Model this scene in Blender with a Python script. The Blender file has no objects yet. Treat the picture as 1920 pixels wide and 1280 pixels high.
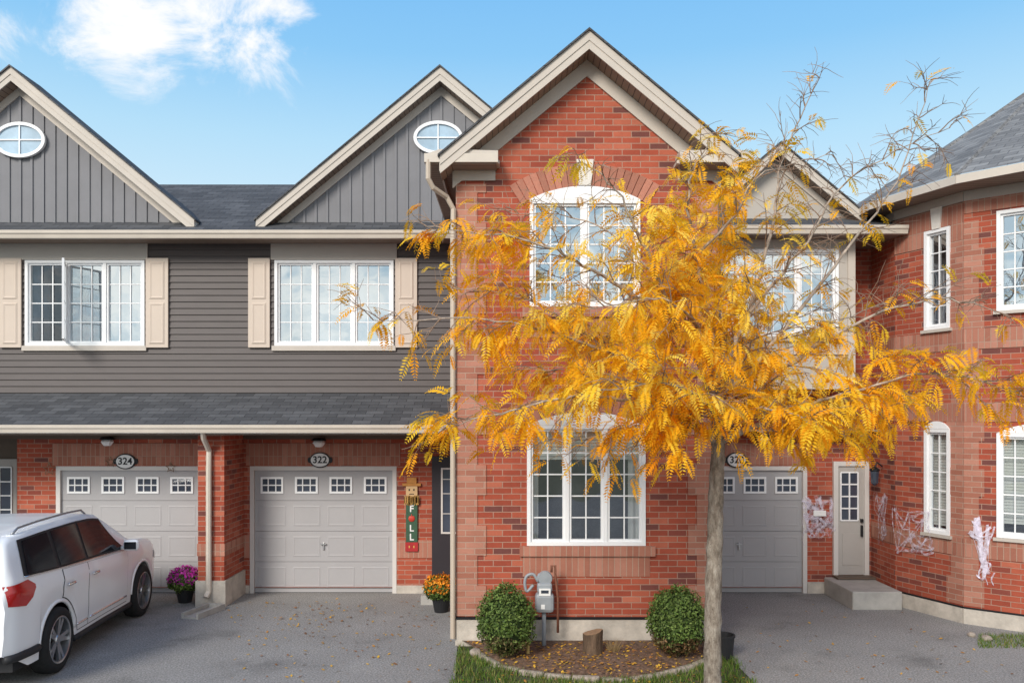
import bpy, bmesh, math, random
import numpy as np
from mathutils import Vector, Matrix, noise
random.seed(7)
SC=bpy.context.scene; C=SC.collection
F=1550.; CH=3.1; HY=780.
def P(px,py,d): return Vector(((px-960)*d/F, d, CH+(HY-py)*d/F))
def PG(px,py,z=0.):
    d=F*(CH-z)/(py-HY); return Vector(((px-960)*d/F,d,z))
U=random.uniform

# ------------------------------------------------------------ materials
def newmat(name):
    m=bpy.data.materials.new(name); m.use_nodes=True
    nt=m.node_tree; return m,nt,nt.nodes['Principled BSDF']
def N(nt,t,**k):
    n=nt.nodes.new(t)
    for a,b in k.items(): setattr(n,a,b)
    return n
def ramp(nt,stops,interp='LINEAR'):
    r=N(nt,'ShaderNodeValToRGB'); r.color_ramp.interpolation=interp
    el=r.color_ramp.elements
    while len(el)<len(stops): el.new(0.5)
    for e,(p,c) in zip(el,stops):
        e.position=p; e.color=(c[0],c[1],c[2],1) if hasattr(c,'__len__') else (c,c,c,1)
    return r
def mat(name,col,rough=.6,var=.15,scale=5.,bump=0.,bscale=80.,metal=0.,spec=.3,island=0.,stretch=None):
    m,nt,b=newmat(name); L=nt.links.new
    tc=N(nt,'ShaderNodeTexCoord'); src=tc.outputs['Object']
    if stretch:
        mp=N(nt,'ShaderNodeMapping'); mp.inputs['Scale'].default_value=stretch; L(src,mp.inputs['Vector']); src=mp.outputs[0]
    nz=N(nt,'ShaderNodeTexNoise'); nz.inputs['Scale'].default_value=scale; nz.inputs['Detail'].default_value=6; nz.inputs['Roughness'].default_value=.65
    L(src,nz.inputs['Vector'])
    r=ramp(nt,[(.25,[c*(1-var) for c in col]),(.75,[min(1,c*(1+var)) for c in col])]); L(nz.outputs[0],r.inputs[0])
    out=r.outputs[0]
    if island:
        g=N(nt,'ShaderNodeNewGeometry'); mr=N(nt,'ShaderNodeMapRange'); mr.inputs[3].default_value=1-island; mr.inputs[4].default_value=1+island
        L(g.outputs['Random Per Island'],mr.inputs[0])
        mx=N(nt,'ShaderNodeMixRGB',blend_type='MULTIPLY'); mx.inputs[0].default_value=1
        L(out,mx.inputs[1]); L(mr.outputs[0],mx.inputs[2]); out=mx.outputs[0]
    L(out,b.inputs['Base Color'])
    b.inputs['Roughness'].default_value=rough; b.inputs['Metallic'].default_value=metal
    b.inputs['Specular IOR Level'].default_value=spec
    if bump:
        n2=N(nt,'ShaderNodeTexNoise'); n2.inputs['Scale'].default_value=bscale; n2.inputs['Detail'].default_value=4
        L(src,n2.inputs['Vector'])
        bp=N(nt,'ShaderNodeBump'); bp.inputs['Strength'].default_value=bump; bp.inputs['Distance'].default_value=.01
        L(n2.outputs[0],bp.inputs['Height']); L(bp.outputs[0],b.inputs['Normal'])
    return m
def brick(name,stops,mortar,bw=.25,rh=.082,ms=.006,offset=.5,rough=.85,bump=.6,squash=1.,stain=.18):
    m,nt,b=newmat(name); L=nt.links.new
    uv=N(nt,'ShaderNodeTexCoord')
    nw=N(nt,'ShaderNodeTexNoise'); nw.inputs['Scale'].default_value=9; L(uv.outputs['Object'],nw.inputs['Vector'])
    wb=N(nt,'ShaderNodeVectorMath',operation='MULTIPLY_ADD'); L(nw.outputs['Color'],wb.inputs[0]); wb.inputs[1].default_value=(.008,.006,0); L(uv.outputs['UV'],wb.inputs[2])
    bt=N(nt,'ShaderNodeTexBrick'); bt.offset=offset; bt.squash=squash
    bt.inputs['Color1'].default_value=(0,0,0,1); bt.inputs['Color2'].default_value=(1,1,1,1); bt.inputs['Mortar'].default_value=(.5,.5,.5,1)
    bt.inputs['Scale'].default_value=1; bt.inputs['Mortar Size'].default_value=ms; bt.inputs['Mortar Smooth'].default_value=.15
    bt.inputs['Bias'].default_value=0; bt.inputs['Brick Width'].default_value=bw; bt.inputs['Row Height'].default_value=rh
    L(wb.outputs[0],bt.inputs['Vector'])
    r=ramp(nt,stops,'LINEAR'); L(bt.outputs['Color'],r.inputs[0])
    nz=N(nt,'ShaderNodeTexNoise'); nz.inputs['Scale'].default_value=1.3; nz.inputs['Detail'].default_value=10; nz.inputs['Roughness'].default_value=.78
    L(uv.outputs['Object'],nz.inputs['Vector'])
    mr=N(nt,'ShaderNodeMapRange'); mr.inputs[1].default_value=.3; mr.inputs[2].default_value=.7; mr.inputs[3].default_value=1-stain; mr.inputs[4].default_value=1+stain
    L(nz.outputs[0],mr.inputs[0])
    mx=N(nt,'ShaderNodeMixRGB'); L(bt.outputs['Fac'],mx.inputs[0]); L(r.outputs[0],mx.inputs[1]); mx.inputs[2].default_value=(*mortar,1)
    m2=N(nt,'ShaderNodeMixRGB',blend_type='MULTIPLY'); m2.inputs[0].default_value=1; L(mx.outputs[0],m2.inputs[1]); L(mr.outputs[0],m2.inputs[2])
    L(m2.outputs[0],b.inputs['Base Color'])
    n2=N(nt,'ShaderNodeTexNoise'); n2.inputs['Scale'].default_value=70; L(uv.outputs['Object'],n2.inputs['Vector'])
    ma=N(nt,'ShaderNodeMath',operation='MULTIPLY_ADD'); ma.inputs[1].default_value=-1; L(bt.outputs['Fac'],ma.inputs[0])
    mm=N(nt,'ShaderNodeMath',operation='MULTIPLY'); mm.inputs[1].default_value=.5; L(n2.outputs[0],mm.inputs[0]); L(mm.outputs[0],ma.inputs[2])
    bp=N(nt,'ShaderNodeBump'); bp.inputs['Strength'].default_value=bump; bp.inputs['Distance'].default_value=.008
    L(ma.outputs[0],bp.inputs['Height']); L(bp.outputs[0],b.inputs['Normal'])
    b.inputs['Roughness'].default_value=rough; b.inputs['Specular IOR Level'].default_value=.2
    return m
RED=[(0.0,(.145,.055,.047)),(.08,(.19,.062,.05)),(.15,(.295,.064,.038)),(.5,(.355,.076,.043)),(.85,(.405,.098,.055)),(1.,(.45,.14,.085))]
TAN=[(0.,(.33,.13,.088)),(.5,(.39,.165,.113)),(1.,(.45,.21,.15))]
MB_RED=brick('red_brick',RED,(.39,.235,.175))
MB_TAN=brick('tan_brick',TAN,(.42,.28,.215),stain=.12)
MB_SOL=brick('soldier_brick',TAN,(.40,.26,.195),bw=.082,rh=.30,offset=0.,stain=.12)
SH=[(0.,(.066,.067,.071)),(.5,(.085,.086,.091)),(1.,(.108,.109,.114))]
M_SHG=brick('dark_shingle',SH,(.04,.04,.043),bw=.3,rh=.145,ms=.005,bump=.8,rough=.9,stain=.2)
SH2=[(0.,(.16,.157,.154)),(.5,(.205,.20,.195)),(1.,(.26,.254,.245))]
M_SHL=brick('light_shingle',SH2,(.10,.10,.10),bw=.3,rh=.145,ms=.006,bump=.9,rough=.9,stain=.22)
M_SOF=brick('soffit_brown',[(0,(.25,.185,.145)),(1,(.27,.20,.155))],(.09,.06,.05),bw=9.,rh=.1,ms=.006,offset=0,bump=.4,rough=.6,stain=.05)
M_TRIM=mat('beige_trim',(.52,.465,.405),.5,.07,3)
M_GUT=mat('beige_gutter',(.57,.505,.43),.35,.07,3,spec=.5)
M_DSP=mat('tan_downspout',(.52,.43,.34),.4,.08,3,spec=.4)
M_SIDE=mat('brown_siding',(.098,.083,.079),.55,.10,2.5,stretch=(1,1,8))
M_BAT=mat('grey_siding',(.195,.193,.205),.6,.08,2)
M_BEIGE=mat('beige_panel',(.45,.41,.365),.6,.05,2)
M_SHUT=mat('shutter_tan',(.575,.48,.40),.55,.05,2)
M_WHITE=mat('white_frame',(.82,.82,.82),.4,.03,3)
M_GDOOR=mat('garage_door_grey',(.385,.372,.375),.5,.04,2)
M_GTRIM=mat('garage_trim',(.62,.585,.55),.5,.05,2)
M_DARK=mat('dark_gap',(.08,.075,.07),.8,.1,3)
M_BLK=mat('black_metal',(.015,.015,.017),.4,.1,9)
M_DOORD=mat('dark_door',(.035,.03,.035),.4,.1,3)
M_DOORG=mat('taupe_door',(.42,.39,.36),.5,.05,3)
M_BROWN=mat('brown_frieze',(.13,.095,.07),.6,.1,3)
M_CONC=mat('concrete',(.49,.44,.38),.9,.36,3.5,bump=.5,bscale=40)
M_CONC2=mat('concrete_step',(.40,.38,.35),.9,.2,5,bump=.4)
M_STONE=mat('white_stone',(.68,.64,.58),.8,.10,9,bump=.3)
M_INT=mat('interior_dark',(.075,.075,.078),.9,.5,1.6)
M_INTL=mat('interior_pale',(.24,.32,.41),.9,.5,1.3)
M_CURT=mat('curtain',(.72,.70,.66),.9,.15,1,stretch=(18,1,.4))
M_BLIND=mat('blind',(.7,.68,.62),.8,.04,2)
M_GREY=mat('meter_grey',(.30,.32,.34),.45,.08,9)
M_RUST=mat('rusty_pipe',(.20,.08,.05),.7,.3,20)
M_BARK=mat('bark',(.38,.31,.25),.9,.6,14,bump=1.,bscale=45,stretch=(1,1,.45))
M_TWIG=mat('twig',(.26,.18,.13),.85,.45,14)
M_STONEW=mat('plaque_white',(.80,.79,.77),.5,.04,3)
def trunkmat():
    m,nt,b=newmat('trunk_bark'); L=nt.links.new; tc=N(nt,'ShaderNodeTexCoord')
    mp=N(nt,'ShaderNodeMapping'); mp.inputs['Scale'].default_value=(1,1,.4); L(tc.outputs['Object'],mp.inputs[0])
    n1=N(nt,'ShaderNodeTexNoise'); n1.inputs['Scale'].default_value=16; n1.inputs['Detail'].default_value=9; n1.inputs['Roughness'].default_value=.75; L(mp.outputs[0],n1.inputs[0])
    r=ramp(nt,[(.32,(.08,.065,.05)),(.46,(.21,.17,.135)),(.58,(.32,.275,.225)),(.72,(.48,.43,.37))]); L(n1.outputs[0],r.inputs[0])
    vo=N(nt,'ShaderNodeTexVoronoi'); vo.inputs['Scale'].default_value=26; mp2=N(nt,'ShaderNodeMapping'); mp2.inputs['Scale'].default_value=(.7,.7,1.8); L(tc.outputs['Object'],mp2.inputs[0]); L(mp2.outputs[0],vo.inputs[0])
    r2=ramp(nt,[(.06,.35),(.2,1.)]); L(vo.outputs['Distance'],r2.inputs[0])
    mx=N(nt,'ShaderNodeMixRGB',blend_type='MULTIPLY'); mx.inputs[0].default_value=.85; L(r.outputs[0],mx.inputs[1]); L(r2.outputs[0],mx.inputs[2]); L(mx.outputs[0],b.inputs['Base Color'])
    bp=N(nt,'ShaderNodeBump'); bp.inputs['Strength'].default_value=1; bp.inputs['Distance'].default_value=.02; L(n1.outputs[0],bp.inputs['Height']); L(bp.outputs[0],b.inputs['Normal']); b.inputs['Roughness'].default_value=.9; b.inputs['Specular IOR Level'].default_value=.15
    return m
M_TRUNK=trunkmat()
def glass(name,fac,tint=(.95,.97,1)):
    m,nt,b=newmat(name); nt.nodes.remove(b); L=nt.links.new; out=nt.nodes['Material Output']
    t=N(nt,'ShaderNodeBsdfTransparent'); t.inputs[0].default_value=(.9,.95,.97,1)
    g=N(nt,'ShaderNodeBsdfGlossy'); g.inputs[0].default_value=(*tint,1); g.inputs['Roughness'].default_value=.015
    tc=N(nt,'ShaderNodeTexCoord'); nz=N(nt,'ShaderNodeTexNoise'); nz.inputs['Scale'].default_value=1.1; L(tc.outputs['Object'],nz.inputs[0])
    bp=N(nt,'ShaderNodeBump'); bp.inputs['Strength'].default_value=.14; bp.inputs['Distance'].default_value=.1; L(nz.outputs[0],bp.inputs['Height']); L(bp.outputs[0],g.inputs['Normal'])
    mx=N(nt,'ShaderNodeMixShader'); mx.inputs[0].default_value=fac; L(t.outputs[0],mx.inputs[1]); L(g.outputs[0],mx.inputs[2]); L(mx.outputs[0],out.inputs[0])
    return m
M_GL=glass('window_glass',.36); M_GLU=glass('sky_reflecting_glass',.56,(.86,.95,1)); M_GLD=glass('dark_glass',.28); M_GLO=glass('open_window_glass',.10)
def leafmat(name,transl=.35,rough=.6):
    m,nt,b=newmat(name); L=nt.links.new; out=nt.nodes['Material Output']
    a=N(nt,'ShaderNodeAttribute'); a.attribute_name='Col'
    L(a.outputs['Color'],b.inputs['Base Color']); b.inputs['Roughness'].default_value=rough; b.inputs['Specular IOR Level'].default_value=.25
    t=N(nt,'ShaderNodeBsdfTranslucent'); L(a.outputs['Color'],t.inputs[0])
    mx=N(nt,'ShaderNodeMixShader'); mx.inputs[0].default_value=transl; L(b.outputs[0],mx.inputs[1]); L(t.outputs[0],mx.inputs[2]); L(mx.outputs[0],out.inputs[0])
    return m
M_LEAF=leafmat('leaf',.45); M_LEAF2=leafmat('leaf_dense',.15)

# ------------------------------------------------------------ mesh builder
WORLD=set()
class MB:
    def __init__(s): s.v=[]; s.f=[]; s.m=[]; s.c=[]
    def poly(s,pts,m=0,col=None):
        i=len(s.v); s.v+= [tuple(p) for p in pts]; s.f.append(tuple(range(i,i+len(pts)))); s.m.append(m)
        if col is not None: s.c+=[col]*len(pts)
    def box(s,x0,x1,y0,y1,z0,z1,m=0,M=None):
        if x0>x1:x0,x1=x1,x0
        if y0>y1:y0,y1=y1,y0
        if z0>z1:z0,z1=z1,z0
        p=[Vector(q) for q in ((x0,y0,z0),(x1,y0,z0),(x1,y1,z0),(x0,y1,z0),(x0,y0,z1),(x1,y0,z1),(x1,y1,z1),(x0,y1,z1))]
        if M is not None: p=[M@q for q in p]
        i=len(s.v); s.v+=[tuple(q) for q in p]
        for f in ((0,3,2,1),(4,5,6,7),(0,1,5,4),(1,2,6,5),(2,3,7,6),(3,0,4,7)):
            s.f.append(tuple(i+k for k in f)); s.m.append(m)
        return s
    def prism(s,pts,y0,y1,m=0,M=None):
        n=len(pts); a=[Vector((x,y0,z)) for x,z in pts]; b=[Vector((x,y1,z)) for x,z in pts]
        if M is not None: a=[M@q for q in a]; b=[M@q for q in b]
        i=len(s.v); s.v+=[tuple(q) for q in a+b]
        s.f.append(tuple(range(i,i+n))); s.m.append(m)
        s.f.append(tuple(range(i+2*n-1,i+n-1,-1))); s.m.append(m)
        for k in range(n):
            l=(k+1)%n; s.f.append((i+l,i+k,i+n+k,i+n+l)); s.m.append(m)
        return s
    def xprism(s,pts,x0,x1,m=0):
        n=len(pts); i=len(s.v); s.v+=[(x0,y,z) for y,z in pts]+[(x1,y,z) for y,z in pts]
        s.f.append(tuple(range(i,i+n))); s.m.append(m); s.f.append(tuple(range(i+2*n-1,i+n-1,-1))); s.m.append(m)
        for k in range(n):
            l=(k+1)%n; s.f.append((i+l,i+k,i+n+k,i+n+l)); s.m.append(m)
        return s
    def tube(s,pts,rad,n=8,m=0,cap=True):
        pts=[Vector(p) for p in pts]; K=len(pts)
        if not hasattr(rad,'__len__'): rad=[rad]*K
        i0=len(s.v); prev=None
        for k,p in enumerate(pts):
            t=(pts[min(k+1,K-1)]-pts[max(k-1,0)])
            if t.length<1e-9: t=Vector((0,0,1))
            t.normalize()
            if prev is None:
                a=Vector((0,0,1)) if abs(t.z)<.9 else Vector((1,0,0)); u=t.cross(a).normalized()
            else:
                u=prev-t*prev.dot(t)
                u = u.normalized() if u.length>1e-6 else t.orthogonal().normalized()
            prev=u; w=t.cross(u)
            for j in range(n):
                an=2*math.pi*j/n; s.v.append(tuple(p+(u*math.cos(an)+w*math.sin(an))*rad[k]))
        for k in range(K-1):
            for j in range(n):
                l=(j+1)%n; s.f.append((i0+k*n+j,i0+k*n+l,i0+(k+1)*n+l,i0+(k+1)*n+j)); s.m.append(m)
        if cap:
            s.f.append(tuple(i0+j for j in range(n-1,-1,-1))); s.m.append(m)
            s.f.append(tuple(i0+(K-1)*n+j for j in range(n))); s.m.append(m)
        return s
    def lathe(s,prof,M,n=24,m=0):
        i0=len(s.v)
        for r,z in prof:
            for j in range(n):
                a=2*math.pi*j/n; s.v.append(tuple(M@Vector((r*math.cos(a),r*math.sin(a),z))))
        for k in range(len(prof)-1):
            for j in range(n):
                l=(j+1)%n; s.f.append((i0+k*n+j,i0+k*n+l,i0+(k+1)*n+l,i0+(k+1)*n+j)); s.m.append(m)
        return s
    def rbox(s,loc,size,bev=.01,M=None,m=0,seg=2):
        bm=bmesh.new(); bmesh.ops.create_cube(bm,size=1)
        bmesh.ops.scale(bm,vec=size,verts=bm.verts)
        bmesh.ops.bevel(bm,geom=list(bm.edges),offset=bev,segments=seg,affect='EDGES',profile=.5)
        T=Matrix.Translation(loc)
        if M is not None: T=T@M
        return s.bm(bm,T,m)
    def bm(s,bm,T,m=0):
        i=len(s.v); bm.verts.index_update()
        s.v+=[tuple(T@v.co) for v in bm.verts]
        for f in bm.faces: s.f.append(tuple(i+v.index for v in f.verts)); s.m.append(m)
        bm.free(); return s
    def grid(s,rows,m=0,flip=False):
        i=len(s.v); nr=len(rows); nc=len(rows[0])
        for r in rows: s.v+=[tuple(p) for p in r]
        for a in range(nr-1):
            for b in range(nc-1):
                q=(i+a*nc+b,i+a*nc+b+1,i+(a+1)*nc+b+1,i+(a+1)*nc+b)
                s.f.append(q[::-1] if flip else q); s.m.append(m)
        return s
    def build(s,name,mats,parent=None,smooth=False,uv=True,label=None):
        me=bpy.data.meshes.new(name); me.from_pydata(s.v,[],s.f)
        if not isinstance(mats,(list,tuple)): mats=[mats]
        for q in mats: me.materials.append(q)
        me.polygons.foreach_set('material_index',s.m)
        if smooth: me.polygons.foreach_set('use_smooth',[True]*len(s.f))
        if s.c:
            ca=me.color_attributes.new('Col','FLOAT_COLOR','POINT')
            ca.data.foreach_set('color',np.array([(c[0],c[1],c[2],1) for c in s.c],dtype=np.float32).ravel())
        elif uv and len(s.f)<30000:
            ul=me.uv_layers.new(name='UVMap'); me.update()
            for p in me.polygons:
                n=p.normal
                if abs(n.z)>.995: t=Vector((1,0,0)); b=Vector((0,1,0))
                else: t=Vector((0,0,1)).cross(n).normalized(); b=n.cross(t)
                for li in p.loop_indices:
                    co=me.vertices[me.loops[li].vertex_index].co; ul.data[li].uv=(co.dot(t),co.dot(b))
        me.update()
        o=bpy.data.objects.new(name,me); C.objects.link(o)
        if parent is not None:
            o.parent=parent
            if parent.name in WORLD: o.matrix_parent_inverse=Matrix.Translation(-parent.location)
        if label: o['label']=label
        return o
def root(name,loc,label,cat,group=None,world=True,rz=0):
    o=bpy.data.objects.new(name,None); C.objects.link(o); o.location=loc; o.rotation_euler=(0,0,rz); o.empty_display_size=.2
    o['label']=label; o['category']=cat
    if group:o['group']=group
    if world: WORLD.add(o.name)
    return o
def tag(o,label,cat,group=None):
    o['label']=label;o['category']=cat
    if group:o['group']=group
    return o
def struct(o): o['kind']='structure'; return o
def text(s,size,loc,m,name,parent,ext=.004,bold=.018):
    cu=bpy.data.curves.new('t','FONT'); cu.body=s; cu.size=size; cu.align_x='CENTER'; cu.align_y='CENTER'; cu.extrude=ext; cu.offset=size*bold
    t=bpy.data.objects.new('t',cu); C.objects.link(t); bpy.context.view_layer.update()
    me=bpy.data.meshes.new_from_object(t.evaluated_get(bpy.context.evaluated_depsgraph_get()))
    bpy.data.objects.remove(t); bpy.data.curves.remove(cu)
    me.transform(Matrix.Translation(loc)@Matrix.Rotation(math.pi/2,4,'X'))
    me.name=name; me.materials.clear(); me.materials.append(m)
    o=bpy.data.objects.new(name,me); C.objects.link(o)
    if parent is not None:
        o.parent=parent
        if parent.name in WORLD: o.matrix_parent_inverse=Matrix.Translation(-parent.location)
    return o

# ---- wall helpers on plan segments
class Seg:
    def __init__(s,p0,p1):
        s.p=Vector((p0[0],p0[1],0)); d=Vector((p1[0]-p0[0],p1[1]-p0[1],0)); s.L=d.length; s.t=d.normalized(); s.n=Vector((s.t.y,-s.t.x,0))
    def pt(s,u,z,d=0.): return s.p+s.t*u+s.n*d+Vector((0,0,z))
    def M(s,u,z):
        m=Matrix.Identity(4)
        for i in range(3): m[i][0]=s.t[i]; m[i][1]=-s.n[i]; m[i][2]=(0,0,1)[i]; m[i][3]=s.pt(u,z)[i]
        return m
    def wall(s,mb,z0,z1,ops=(),rev=.14,m=0):
        us=sorted({0.,s.L,*[o[0] for o in ops],*[o[1] for o in ops]}); zs=sorted({z0,z1,*[o[2] for o in ops],*[o[3] for o in ops]})
        for a,b in zip(us,us[1:]):
            for c,d in zip(zs,zs[1:]):
                if any(o[0]-1e-6<=a and b<=o[1]+1e-6 and o[2]-1e-6<=c and d<=o[3]+1e-6 for o in ops): continue
                mb.poly([s.pt(a,c),s.pt(b,c),s.pt(b,d),s.pt(a,d)],m)
        for o in ops:
            a,b,c,d=o
            mb.poly([s.pt(a,c),s.pt(a,d),s.pt(a,d,-rev),s.pt(a,c,-rev)],m)
            mb.poly([s.pt(b,d),s.pt(b,c),s.pt(b,c,-rev),s.pt(b,d,-rev)],m)
            mb.poly([s.pt(a,d),s.pt(b,d),s.pt(b,d,-rev),s.pt(a,d,-rev)],m)
            mb.poly([s.pt(b,c),s.pt(a,c),s.pt(a,c,-rev),s.pt(b,c,-rev)],m)
    def box(s,mb,u0,u1,z0,z1,d0,d1,m=0):
        mb.box(u0,u1,-d1,-d0,z0,z1,m,s.M(0,0))

def window(parent,M,w,h,panels=3,grid=(3,4),arch=0.,gl=None,interior=None,sill=None,curt=None,blind=0.,fr=.05,proud=.03,label=None,opened=None):
    gl=gl or M_GL; interior=interior or M_INT
    fb=MB(); yf=-proud; yb=.10
    fb.box(0,fr,yf,yb,0,h,0,M); fb.box(w-fr,w,yf,yb,0,h,0,M); fb.box(fr,w-fr,yf,yb,0,fr,0,M); fb.box(fr,w-fr,yf,yb,h-fr,h,0,M)
    mu=.055; pw=(w-2*fr-mu*(panels-1))/panels; pb=MB(); db=MB(); ob=None
    def sash(fm,pm,a,b,c,d,MM,gm=True,ya=.004,yb_=.075):
        sw=.032; ym=(ya+yb_)/2+.01
        fm.box(a,a+sw,ya,yb_,c,d,0,MM); fm.box(b-sw,b,ya,yb_,c,d,0,MM); fm.box(a+sw,b-sw,ya,yb_,c,c+sw,0,MM); fm.box(a+sw,b-sw,ya,yb_,d-sw,d,0,MM)
        a+=sw;b-=sw;c+=sw;d-=sw
        pm.poly([MM@Vector(q) for q in ((a,ym,c),(b,ym,c),(b,ym,d),(a,ym,d))])
        g=.0085
        if gm:
            for i in range(1,grid[0]):
                x=a+(b-a)*i/grid[0]; fm.box(x-g,x+g,ym-.020,ym-.004,c,d,0,MM)
            for j in range(1,grid[1]):
                z=c+(d-c)*j/grid[1]; fm.box(a,b,ym-.018,ym-.006,z-g,z+g,0,MM)
    for k in range(panels):
        x0=fr+k*(pw+mu); x1=x0+pw
        if k<panels-1: fb.box(x1,x1+mu,yf+.012,yb-.01,fr,h-fr,0,M)
        sash(fb,db if k==opened else pb,x0,x1,fr,h-fr,M)
        if k==opened:
            ob=MB(); op=MB(); T=M@Matrix.Translation((x1+.03,-.04,0))@Matrix.Rotation(math.radians(116),4,'Z')
            sash(ob,op,-pw,0,fr+.02,h-fr-.02,T,True,-.018,.018)
    if arch>0:
        R=(w*w/4+arch*arch)/(2*arch); pts=[(w,h+.002)]
        a0=math.asin(w/2/R)
        for i in range(17):
            a=a0-2*a0*i/16; pts.append((w/2+R*math.sin(a),h+.002+arch-R+R*math.cos(a)))
        pts=[(0,h+.002),(w,h+.002)]+pts[2:-1]
        fb.prism(pts,yf-.004,.02,0,M)
    o=fb.build('window',M_WHITE,parent,label=label)
    pb.build('pane',gl,o,uv=False)
    if ob: db.build('pane',M_GLO,o,uv=False); ob.build('open_sash',M_WHITE,o,label='casement sash swung open'); op.build('sash_pane',M_GLD,o,uv=False)
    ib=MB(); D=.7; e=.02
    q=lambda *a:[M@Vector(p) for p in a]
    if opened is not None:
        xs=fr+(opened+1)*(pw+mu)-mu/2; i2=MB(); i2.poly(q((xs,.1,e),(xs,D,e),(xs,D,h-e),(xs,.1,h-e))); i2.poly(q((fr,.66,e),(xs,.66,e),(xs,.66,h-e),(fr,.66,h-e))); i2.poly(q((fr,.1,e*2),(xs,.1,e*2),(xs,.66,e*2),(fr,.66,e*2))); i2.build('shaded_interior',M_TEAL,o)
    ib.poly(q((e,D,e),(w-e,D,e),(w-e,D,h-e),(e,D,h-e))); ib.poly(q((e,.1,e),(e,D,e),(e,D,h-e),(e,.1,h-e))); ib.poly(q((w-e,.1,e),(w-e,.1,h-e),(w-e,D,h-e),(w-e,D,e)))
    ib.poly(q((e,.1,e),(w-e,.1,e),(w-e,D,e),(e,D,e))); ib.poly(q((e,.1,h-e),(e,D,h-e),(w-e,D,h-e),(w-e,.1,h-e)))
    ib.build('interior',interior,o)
    if curt:
        for (a,b) in curt:
            cb=MB(); n=int((b-a)/.02)+2; rows=[[],[]]
            for i in range(n):
                x=a+(b-a)*i/(n-1); y=.18+.02*math.sin(x*55)
                rows[0].append(M@Vector((x,y,e*2))); rows[1].append(M@Vector((x,y,h-e*2)))
            cb.grid(rows); cb.build('curtain',M_CURT,o,smooth=True)
    if blind:
        bb=MB(); n=int(blind/.045)
        for i in range(n):
            z=h-fr-.02-i*.045; bb.box(fr,w-fr,.13,.135,z-.04,z,0,M)
        bb.build('blind',M_BLIND,o)
    if sill:
        sb=MB(); sb.box(-.04,w+.04,-.06,.02,-sill,-.003,0,M); sb.build('sill',M_TRIM,o)
    return o
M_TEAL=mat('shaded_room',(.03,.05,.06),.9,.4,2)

def garage_door(parent,x0,x1,y,z1=2.15,nwin=4):
    w=x1-x0; db=MB(); sec=z1/4
    db.box(x0,x1,y+.03,y+.05,0,z1,1)
    for k in range(4):
        za=.010+k*sec; zb=za+sec-.006
        db.box(x0,x1,y,y+.03,za,zb)
        if k==3: continue
        pw=w/nwin
        for j in range(nwin):
            a=x0+j*pw+.06; b=x0+(j+1)*pw-.06; c=za+.085; d=zb-.085; q=.020
            o=[(a,c),(b,c),(b,d),(a,d)]; i2=[(a+q,c+q),(b-q,c+q),(b-q,d-q),(a+q,d-q)]; i3=[(a+2*q,c+2*q),(b-2*q,c+2*q),(b-2*q,d-2*q),(a+2*q,d-2*q)]
            for t in range(4):
                u=(t+1)%4
                db.poly([(o[t][0],y-.001,o[t][1]),(o[u][0],y-.001,o[u][1]),(i2[u][0],y-.006,i2[u][1]),(i2[t][0],y-.006,i2[t][1])])
                db.poly([(i2[t][0],y-.006,i2[t][1]),(i2[u][0],y-.006,i2[u][1]),(i3[u][0],y-.002,i3[u][1]),(i3[t][0],y-.002,i3[t][1])])
            db.poly([(p[0],y-.002,p[1]) for p in i3])
    o=db.build('garage_door',[M_GDOOR,M_DARK],parent)
    pw=w/nwin
    for j in range(nwin):
        cx=x0+(j+.5)*pw; a,b=cx-.20,cx+.20; c=.012+3*sec+.12; d=c+.29; fb=MB(); t=.035
        fb.box(a,a+t,y-.02,y-.001,c,d); fb.box(b-t,b,y-.02,y-.001,c,d); fb.box(a+t,b-t,y-.02,y-.001,c,c+t); fb.box(a+t,b-t,y-.02,y-.001,d-t,d)
        for f in (1/3,2/3): fb.box(a+(b-a)*f-.009,a+(b-a)*f+.009,y-.016,y-.002,c+t,d-t)
        fb.box(a+t,b-t,y-.015,y-.003,(c+d)/2-.01,(c+d)/2+.01)
        fb.build('window_frame',M_WHITE,o)
        pb=MB(); pb.poly([(a+t,y-.004,c+t),(b-t,y-.004,c+t),(b-t,y-.004,d-t),(a+t,y-.004,d-t)]); pb.build('pane',M_PANEG,o)
    hb=MB(); cx=(x0+x1)/2; hb.rbox((cx,y-.015,.82),(.03,.025,.13),.006); hb.box(cx-.05,cx+.05,y-.035,y-.012,.845,.865); hb.build('handle',M_GREYL,o)
    tb=MB(); t=.075
    tb.box(x0-t,x0-.003,y-.05,y+.05,0,z1+t); tb.box(x1+.003,x1+t,y-.05,y+.05,0,z1+t); tb.box(x0-.003,x1+.003,y-.048,y+.05,z1+.003,z1+t)
    tb.build('garage_door_frame',M_GTRIM,parent)
M_GREYL=mat('steel',(.5,.5,.5),.3,.05,5,metal=.7)
def pane_opaque(name,col,rough=.05):
    m=mat(name,col,rough,.3,2.,spec=1.); return m
M_PANEG=pane_opaque('garage_glass',(.05,.06,.085))

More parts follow.
